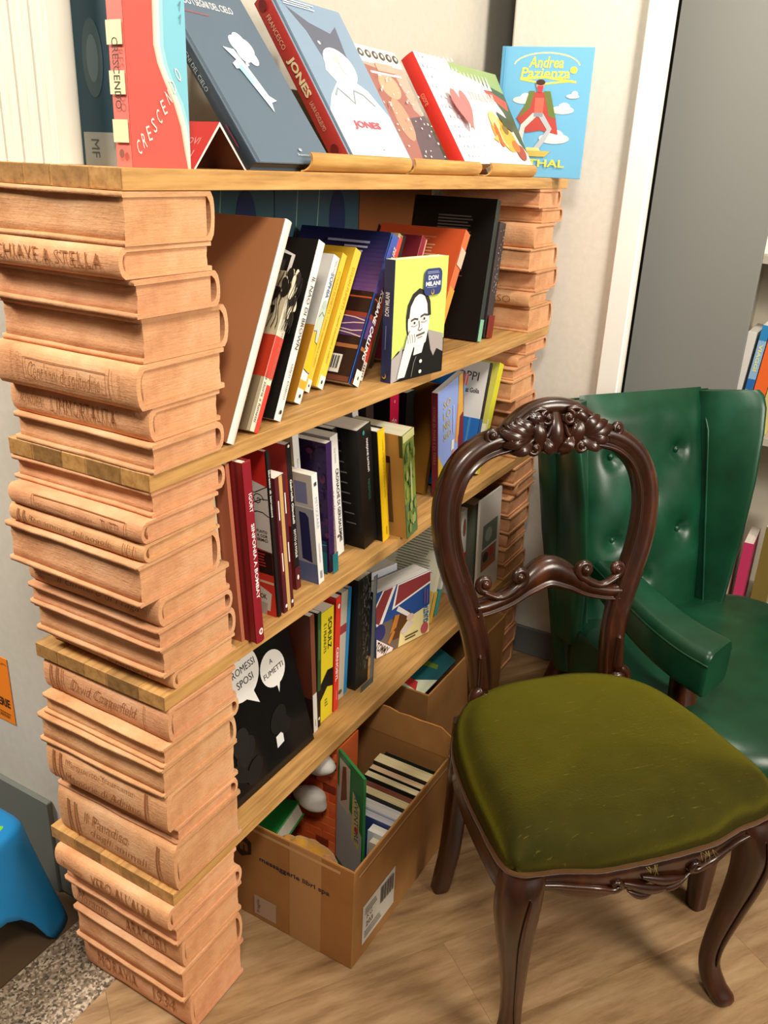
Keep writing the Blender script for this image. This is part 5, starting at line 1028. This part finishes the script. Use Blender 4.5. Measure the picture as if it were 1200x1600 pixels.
for sx in (-1, 1):
    S = lambda *p: [(sx*u, h) for u, h in p]
    mb = MB(); scroll(mb, sx*.022, .560, .0145, 1.25, PI/2, -sx, .0062, .022, tail=S((.086, .545), (.062, .566), (.040, .577))); mb.build('scroll', M['dark'], crest)
    mb = MB(); scroll(mb, sx*.048, .506, .018, 1.3, PI*.5+sx*.9, -sx, .0068, .022, tail=S((.014, .546), (.022, .528), (.032, .523))); mb.build('scroll', M['dark'], crest)
    mb = MB(); scroll(mb, sx*.131, .533, .0125, 1.2, -PI/2, sx, .0075, .014, tail=S((.085, .528), (.105, .521))); mb.build('scroll', M['dark'], crest)
    for pts, w_ in ((S((.040, .535), (.066, .545), (.086, .562)), .0105), (S((.046, .530), (.076, .537), (.104, .551)), .0105), (S((.052, .523), (.084, .527), (.118, .540)), .0100), (S((.056, .524), (.086, .517), (.110, .512)), .0085), (S((.052, .522), (.072, .503), (.092, .497)), .0075), (S((.030, .545), (.046, .560), (.060, .572)), .0095), (S((.022, .500), (.036, .520), (.042, .543), (.034, .560)), .0095), (S((.006, .494), (.020, .506), (.030, .526)), .0080)):
        mb = MB(); leaf(mb, pts, w_*1.25, lift=.016, ridge=.9); mb.build('carved_leaf', M['dark'], crest)
# middle rail with four small scrolls
mb = MB(); rp = crom([(-.157, .200), (-.13, .203), (-.085, .216), (-.045, .240), (0, .258), (.045, .240), (.085, .216), (.13, .203), (.157, .200)], 6)
sweep(mb, [bp(p.x, p.y, -.001) for p in rp], [(a*.054, -b*.030) for a, b in prof[::-1]], nF, lambda t: (.62+.55*math.exp(-((t-.5)/.16)**2), 1)); rail = mb.build('mid_rail', M['dark'], ch)
for sx in (-1, 1):
    mb = MB(); scroll(mb, sx*.072, .258, .018, 1.25, -PI/2, sx*-1, .0105, .012, tail=[(sx*.145, .236), (sx*.115, .222), (sx*.09, .228)]); mb.build('scroll', M['dark'], rail)
    mb = MB(); scroll(mb, sx*.143, .252, .015, 1.2, -PI/2, sx, .0095, .012, tail=[(sx*.10, .222), (sx*.125, .226)]); mb.build('scroll', M['dark'], rail)
    mb = MB(); scroll(mb, sx*.150, .022, .022, 1.35, PI/2, -sx, .0135, .022, tail=[(sx*.152, .11), (sx*.150, .07)]); mb.build('foot_scroll', M['dark'], ch)
# carved leaves and curls on the front apron
def ap(u, z, f=0):
    k = [(0, -.031), (.05, -.030), (.11, -.026), (.17, -.010), (.215, -.004), (.26, .01)]; a = abs(u); y = .01
    for (x0, y0), (x1, y1) in zip(k, k[1:]):
        if x0 <= a <= x1: y = y0+(y1-y0)*(a-x0)/(x1-x0)
    return Vector((u, y-f, z))
for sx in (-1, 1):
    mb = MB(); pts = crom([(sx*.200, .398), (sx*.155, .390), (sx*.110, .384), (sx*.080, .374), (sx*.066, .380), (sx*.074, .390), (sx*.084, .385)], 6)
    sweep(mb, [ap(p.x, p.y, .001) for p in pts], [(c*.0062, s*.0055) for c, s in circ(8)], Vector((0, -1, 0)), lambda t: (.35+.65*math.sin(PI*min(1, .15+.8*t)), 1)); mb.build('apron_scroll', M['dark'], ch)
for k, (u0, z0, u1, z1, w_) in enumerate(((-.062, .384, .030, .352, .0105), (-.030, .390, .062, .366, .0095), (-.052, .366, -.005, .350, .0075), (.012, .352, .064, .372, .0075))):
    mb = MB(); rings = []
    for i in range(11):
        t = i/10; c = ap(u0+(u1-u0)*t, z0+(z1-z0)*t-.006*math.sin(PI*t), .001); ww = w_*math.sin(PI*(.06+.9*t))**.7
        rings.append([c+Vector((.0, -.0075*math.sin(PI*q/6)*math.sin(PI*(.1+.8*t)) if q <= 6 else .004, ww*math.cos(PI*q/6) if q <= 6 else ww*.6*math.cos(PI*q/6))) for q in range(12)])
    mb.loft(rings, True, True); mb.build('apron_leaf', M['dark'], ch)

# ------------------------------------------------------------------ green leather wing armchair
ac = thing('wing_armchair', 'green leather wing armchair with buttoned back, behind the carved chair', 'armchair', (1.128, -.571, 0), (0, 0, math.radians(-37)))
AL = math.radians(12)
btn = [(-.105, .385), (.09, .387), (-.012, .285), (.10, .185), (-.10, .180), (-.012, .08), (.17, .285), (-.17, .285)][:6]
BY = .215
def ab(u, h, f=0): return Vector((u, BY+h*math.sin(AL)-f*math.cos(AL), .425+h*math.cos(AL)+f*math.sin(AL)))
mb = MB(); NU, NV = 40, 52; rings = []
for j in range(NV+1):
    h = -.04+.575*j/NV; r = []
    for i in range(NU+1):
        u = -.182+.364*i/NU
        f = .034*(1-abs(u/.182)**6)*(1-.9*max(0, (h-.46)/.075)**2) + .012*math.sin(min(1, max(0, h/.5))*PI)
        for bu, bh_ in btn:
            dd = math.hypot(u-bu, (h-bh_)*1.0); f -= .020*math.exp(-(dd/.020)**2)+.008*math.exp(-(dd/.06)**2)
        f += .0022*noise.noise(Vector((u*16, h*13, 1)))
        r.append(ab(u, h, f))
    rings.append(r)
mb.loft(rings, False, False); 
back = mb.build('backrest', M['leather'], ac)
for bu, bh_ in btn:
    mb = MB(); mb.sphere(tuple(ab(bu, bh_, .018)), (.0085, .0065, .0085), 7, col=(.9, 1, .9, 1)); mb.build('button', M['leather'], back)
def slab(rows, name, parent, m='leather', col=WHITE):
    mb = MB(); mb.loft(rows, True, True, col); return mb.build(name, M[m], parent)
# outer shell of the back
rows = []
for h, wd_, th_ in ((-.16, .205, .10), (0, .212, .11), (.2, .235, .105), (.4, .250, .095), (.48, .250, .085), (.515, .240, .06), (.528, .225, .02)):
    rows.append([ab(wd_*math.copysign(abs(math.cos(a))**.5, math.cos(a)), h, -.012-th_*.5+th_*.5*math.copysign(abs(math.sin(a))**.6, math.sin(a))) for a in (2*PI*k/28 for k in range(28))])
slab(rows, 'back_shell', ac)
# wings: flaring forward and outward from the seams
for sx in (-1, 1):
    rows = []
    for h, tipx, tipf, th_ in ((-.06, .216, .050, .040), (.06, .222, .080, .048), (.18, .232, .105, .052), (.30, .246, .120, .054), (.42, .262, .124, .054), (.48, .270, .120, .050), (.512, .268, .112, .036), (.525, .260, .10, .012)):
        a0 = ab(sx*.178, h, .020); a1 = ab(sx*tipx, h, tipf); mid = (a0+a1)/2+ab(0, 0, .007)-ab(0, 0, 0)
        b1 = ab(sx*(tipx+.012), h, tipf-th_); b0 = ab(sx*.215, h, -.055)
        e1 = ab(sx*(tipx+.016), h, tipf-th_*.35)
        c = crom([tuple(p) for p in (a0, mid, a1, e1, b1, (b0+b1)/2, b0, ab(sx*.178, h, -.04))], 4, True); rows.append(c)
    slab(rows, 'wing', ac)
    mb = MB(); sweep(mb, [ab(sx*.181, -.03+.535*i/14, .030*(1-.8*max(0, (i/14-.85)/.15))) for i in range(15)], [(c*.0032, s*.0032) for c, s in circ(7)], Vector((0, -1, 0))); mb.build('seam_piping', M['leather'], ac)
# seat
def ringrect(x0, x1, y0, y1, z, e=.18, n=44, bulge=0):
    cx, cy, a, b = (x0+x1)/2, (y0+y1)/2, (x1-x0)/2, (y1-y0)/2
    return [Vector((cx+a*math.copysign(abs(math.cos(q))**(e*2), math.cos(q)), cy+b*math.copysign(abs(math.sin(q))**(e*2), math.sin(q)) - bulge*max(0, -math.sin(q))*(1-abs(math.cos(q))**2), z)) for q in (2*PI*k/n for k in range(n))]
rows = [ringrect(-.238, .330, -.345+i_, .235-i_*.4, z, bulge=.03) for z, i_ in ((.290, .015), (.300, .002), (.340, -.004), (.375, .0), (.395, .010), (.408, .030), (.416, .07), (.421, .13), (.424, .20))]
slab(rows, 'seat_cushion', ac)
rows = [ringrect(-.225, .318, -.325, .23, z, bulge=.02) for z in (.215, .225, .288)]
slab(rows, 'seat_base', ac)
# arms
for sx in (-1, 1):
    cx = .02
    pts = [(sx*.190, .170, .560), (sx*.222, .08, .572), (sx*.250, -.02, .574), (sx*.262, -.12, .570), (sx*.252, -.19, .562), (sx*.232, -.238, .556)]
    if sx > 0: pts = [(.392, .165, .560), (.402, .12, .568), (.408, .08, .572), (.415, -.02, .574), (.415, -.12, .570), (.395, -.20, .562), (.372, -.238, .556)]; cx = .165
    pts = crom([(p[0]*.9+cx if sx < 0 else p[0], p[1], p[2]) for p in pts], 6); rings = []
    n = len(pts)
    for i, p in enumerate(pts):
        d = (pts[min(i+1, n-1)]-pts[max(i-1, 0)]); d.z = 0; d.normalize(); b = Vector((-d.y, d.x, 0)); w_ = .040+.016*(i/(n-1)); hgt = .038+.014*(i/(n-1))
        e = 1 if i < n-1 else .93
        rings.append([p+b*w_*e*math.copysign(abs(math.cos(a))**.36, math.cos(a))+Vector((0, 0, hgt*e*math.copysign(abs(math.sin(a))**(.30 if math.sin(a) < 0 else .55), math.sin(a))-.012)) for a in (2*PI*k/24 for k in range(24))])
    mb = MB(); mb.loft(rings, True, True); arm = mb.build('armrest', M['leather'], ac)
    for sd_ in (-1, 1):
        pp = []
        for i, p in enumerate(pts):
            d = (pts[min(i+1, n-1)]-pts[max(i-1, 0)]); d.z = 0; d.normalize(); b = Vector((-d.y, d.x, 0)); w_ = .040+.016*(i/(n-1)); pp.append(p+b*w_*.96*sd_+Vector((0, 0, .013)))
        mb = MB(); sweep(mb, pp, [(c*.003, s*.003) for c, s in circ(6)], Vector((0, 0, 1))); mb.build('arm_piping', M['leather'], arm)
    mb = leg('support', [((sx*.200+cx, -.150, .535), .028), ((sx*.205+cx, -.155, .47), .024), ((sx*.205+cx, -.165, .40), .026), ((sx*.205+cx, -.19, .28), .028)], .55)
    mb.build('arm_support', M['dark'], ac)
    mb = leg('leg', [((sx*.195+cx, -.29, .24), .030), ((sx*.20+cx, -.30, .12), .024), ((sx*.205+cx, -.31, 0), .018)], .6); mb.build('front_leg', M['dark'], ac)
    mb = leg('leg', [((sx*.185+cx, .26, .30), .028), ((sx*.188+cx, .29, .20), .026), ((sx*.192+cx, .35, .09), .023), ((sx*.196+cx, .43, 0), .020)], .6); mb.build('back_leg', M['dark'], ac)

# ------------------------------------------------------------------ blue child's stool in the hallway
t = thing('childs_stool', "child's blue plastic stool with a green leaf mark, behind the left pillar", 'stool', (-.140, .462, 0.0005))
mb = MB(); hw, hh = .165, .085; rows = []
for k in range(15):
    q = k/14; r_ = []
    for j in range(64):
        a = 2*PI*j/64; cc, ss = math.cos(a), math.sin(a)
        arch = max(0, 1-(min(abs(cc), abs(ss))/.40)**2)**.7 * .125
        z = .262*(q**.9) + arch*(1-q)**1.0; s_ = 1.0+.34*(1-z/.262)**1.1
        r_.append(Vector((hw*s_*math.copysign(abs(cc)**.42, cc), hh*s_*math.copysign(abs(ss)**.42, ss), z)))
    rows.append(r_)
for s_, z in ((.97, .270), (.90, .275), (.5, .2755), (.05, .2755)): rows.append([Vector((hw*s_*math.copysign(abs(math.cos(a))**.45, math.cos(a)), hh*s_*math.copysign(abs(math.sin(a))**.45, math.sin(a)), z)) for a in (2*PI*j/64 for j in range(64))])
mb.loft(rows, True, False, col=lin('1278b4')); body_ = mb.build('body', M['plastic'], t)
sm_ = body_.modifiers.new('wall', 'SOLIDIFY'); sm_.thickness = .004; sm_.offset = -1
mb = MB(); mb.sphere((.115, -.045, .268), (.026, .013, .0085), 8, col=lin('6ab82a')); mb.build('leaf_mark', M['plastic'], t)
# orange notice on the hallway wall
t = thing('paper_notice', 'orange paper notice taped to the white wall at far left', 'notice', (.1125, .519, .382))
mb = MB(); mb.box((-.0012, 0, 0), (-.0002, .21, .150), col=lin('e8801e')); mb.build('sheet', M['paint'], t)
P = Print(lambda f, u, v, e: (-.0012-e, .21-u, v)); P.text('', 'FUMETTERIE', .150, .045, .020, '3a2410', w=.105, bold=.04); P.stroke('', [(.03, .022), (.12, .024), (.20, .020)], .0016, '3a2410')
for k in range(6): P.stroke('', [(.168+.005*k, .010), (.170+.005*k, .020), (.172+.005*k, .012)], .0014, '3a2410')
P.stroke('', [(.19, .135), (.2, .139), (.207, .137)], .0014, '7a4a18'); P.done('notice_print', t)

# ------------------------------------------------------------------ grey panel and shelving by the right wall
mb = MB(); mb.box((0, 0, 0), (.020, .300, 2.6), .001, col=lin('7f7f7a')); o = mb.build('grey_panel', M['paint']); o.location = (1.700, -.474, 0); tag(o, 'tall plain grey panel closing the side of the shelving', 'panel')
t = thing('shelving_unit', 'pale shelving unit with books behind the green armchair', 'shelf', (1.98, -1.60, 0)); W = 1.215
for nm, a, b, c in (('side_panel', (0, W-.022, 0), (.36, W, 2.5), 'a8a296'), ('side_panel', (0, 0, 0), (.36, .022, 2.5), 'a8a296'), ('back_panel', (.36, 0, 0), (.37, W, 2.5), 'cfc7b6')):
    mb = MB(); mb.box(a, b, .001, col=lin(c)); mb.build(nm, M['paint'], t)
for z in (.09, .71, 1.235, 1.75):
    mb = MB(); mb.box((.002, .0225, z-.024), (.3595, W-.0225, z), .001, col=lin('b5ac9a')); mb.build('shelf_board', M['paint'], t)
gs = 'books in the pale shelving'
for k, (y, tt, hh_, c, lb, le) in enumerate(((-.442, .026, .30, 'd6d2cc', 'white spine in the pale shelving, nearest the grey panel', -5), (-.473, .022, .325, '8fb4d8', 'light blue spine with yellow letters in the pale shelving', -5), (-.512, .036, .315, 'ee6a2e', 'orange spine in the pale shelving, right of the light blue one', -4), (-.544, .03, .30, 'd8c27a', 'straw coloured spine at the right edge of the pale shelving', -3))):
    book(lb, 2.02, y, .711, tt, .20, hh_, 4, yaw=-90, cl=c, cs=c, art=(lambda P, t, d, h: (P.rect('S', 0, h*.86, t, h, '2f86c0'), P.rect('S', 0, h*.4, t, h*.5, '2f6ab0'), P.text('S', 'VIAGGI', t*.5, h*.7, t*.5, 'e6dc8a', rot=-90, w=h*.25, bold=.03))) if k == 1 else None, group=gs)
book('white paperback on the shelf above the orange spine, right edge of the view', 2.03, -.486, 1.2355, .07, .2, .24, 0, yaw=-90, cl='eeeae0', cs='f1eee6', group=gs)
book('pinkish paperback leaning in the low shelf beside the armchair wing', 2.03, -.532, .0905, .035, .16, .36, 0, yaw=-90, cl='c9a89a', cs='d8c0a8', crr='cdb0a2', group=gs)
book('magenta paperback beside the pinkish one in the low shelf', 2.05, -.578, .0905, .03, .16, .25, 0, yaw=-90, cl='c83a68', cs='c83a68', group=gs)
book('olive paperback at the right edge of the low shelf', 2.10, -.650, .0905, .05, .16, .30, 0, yaw=-90, cl='8a7c3a', cs='7c6c34', group=gs)
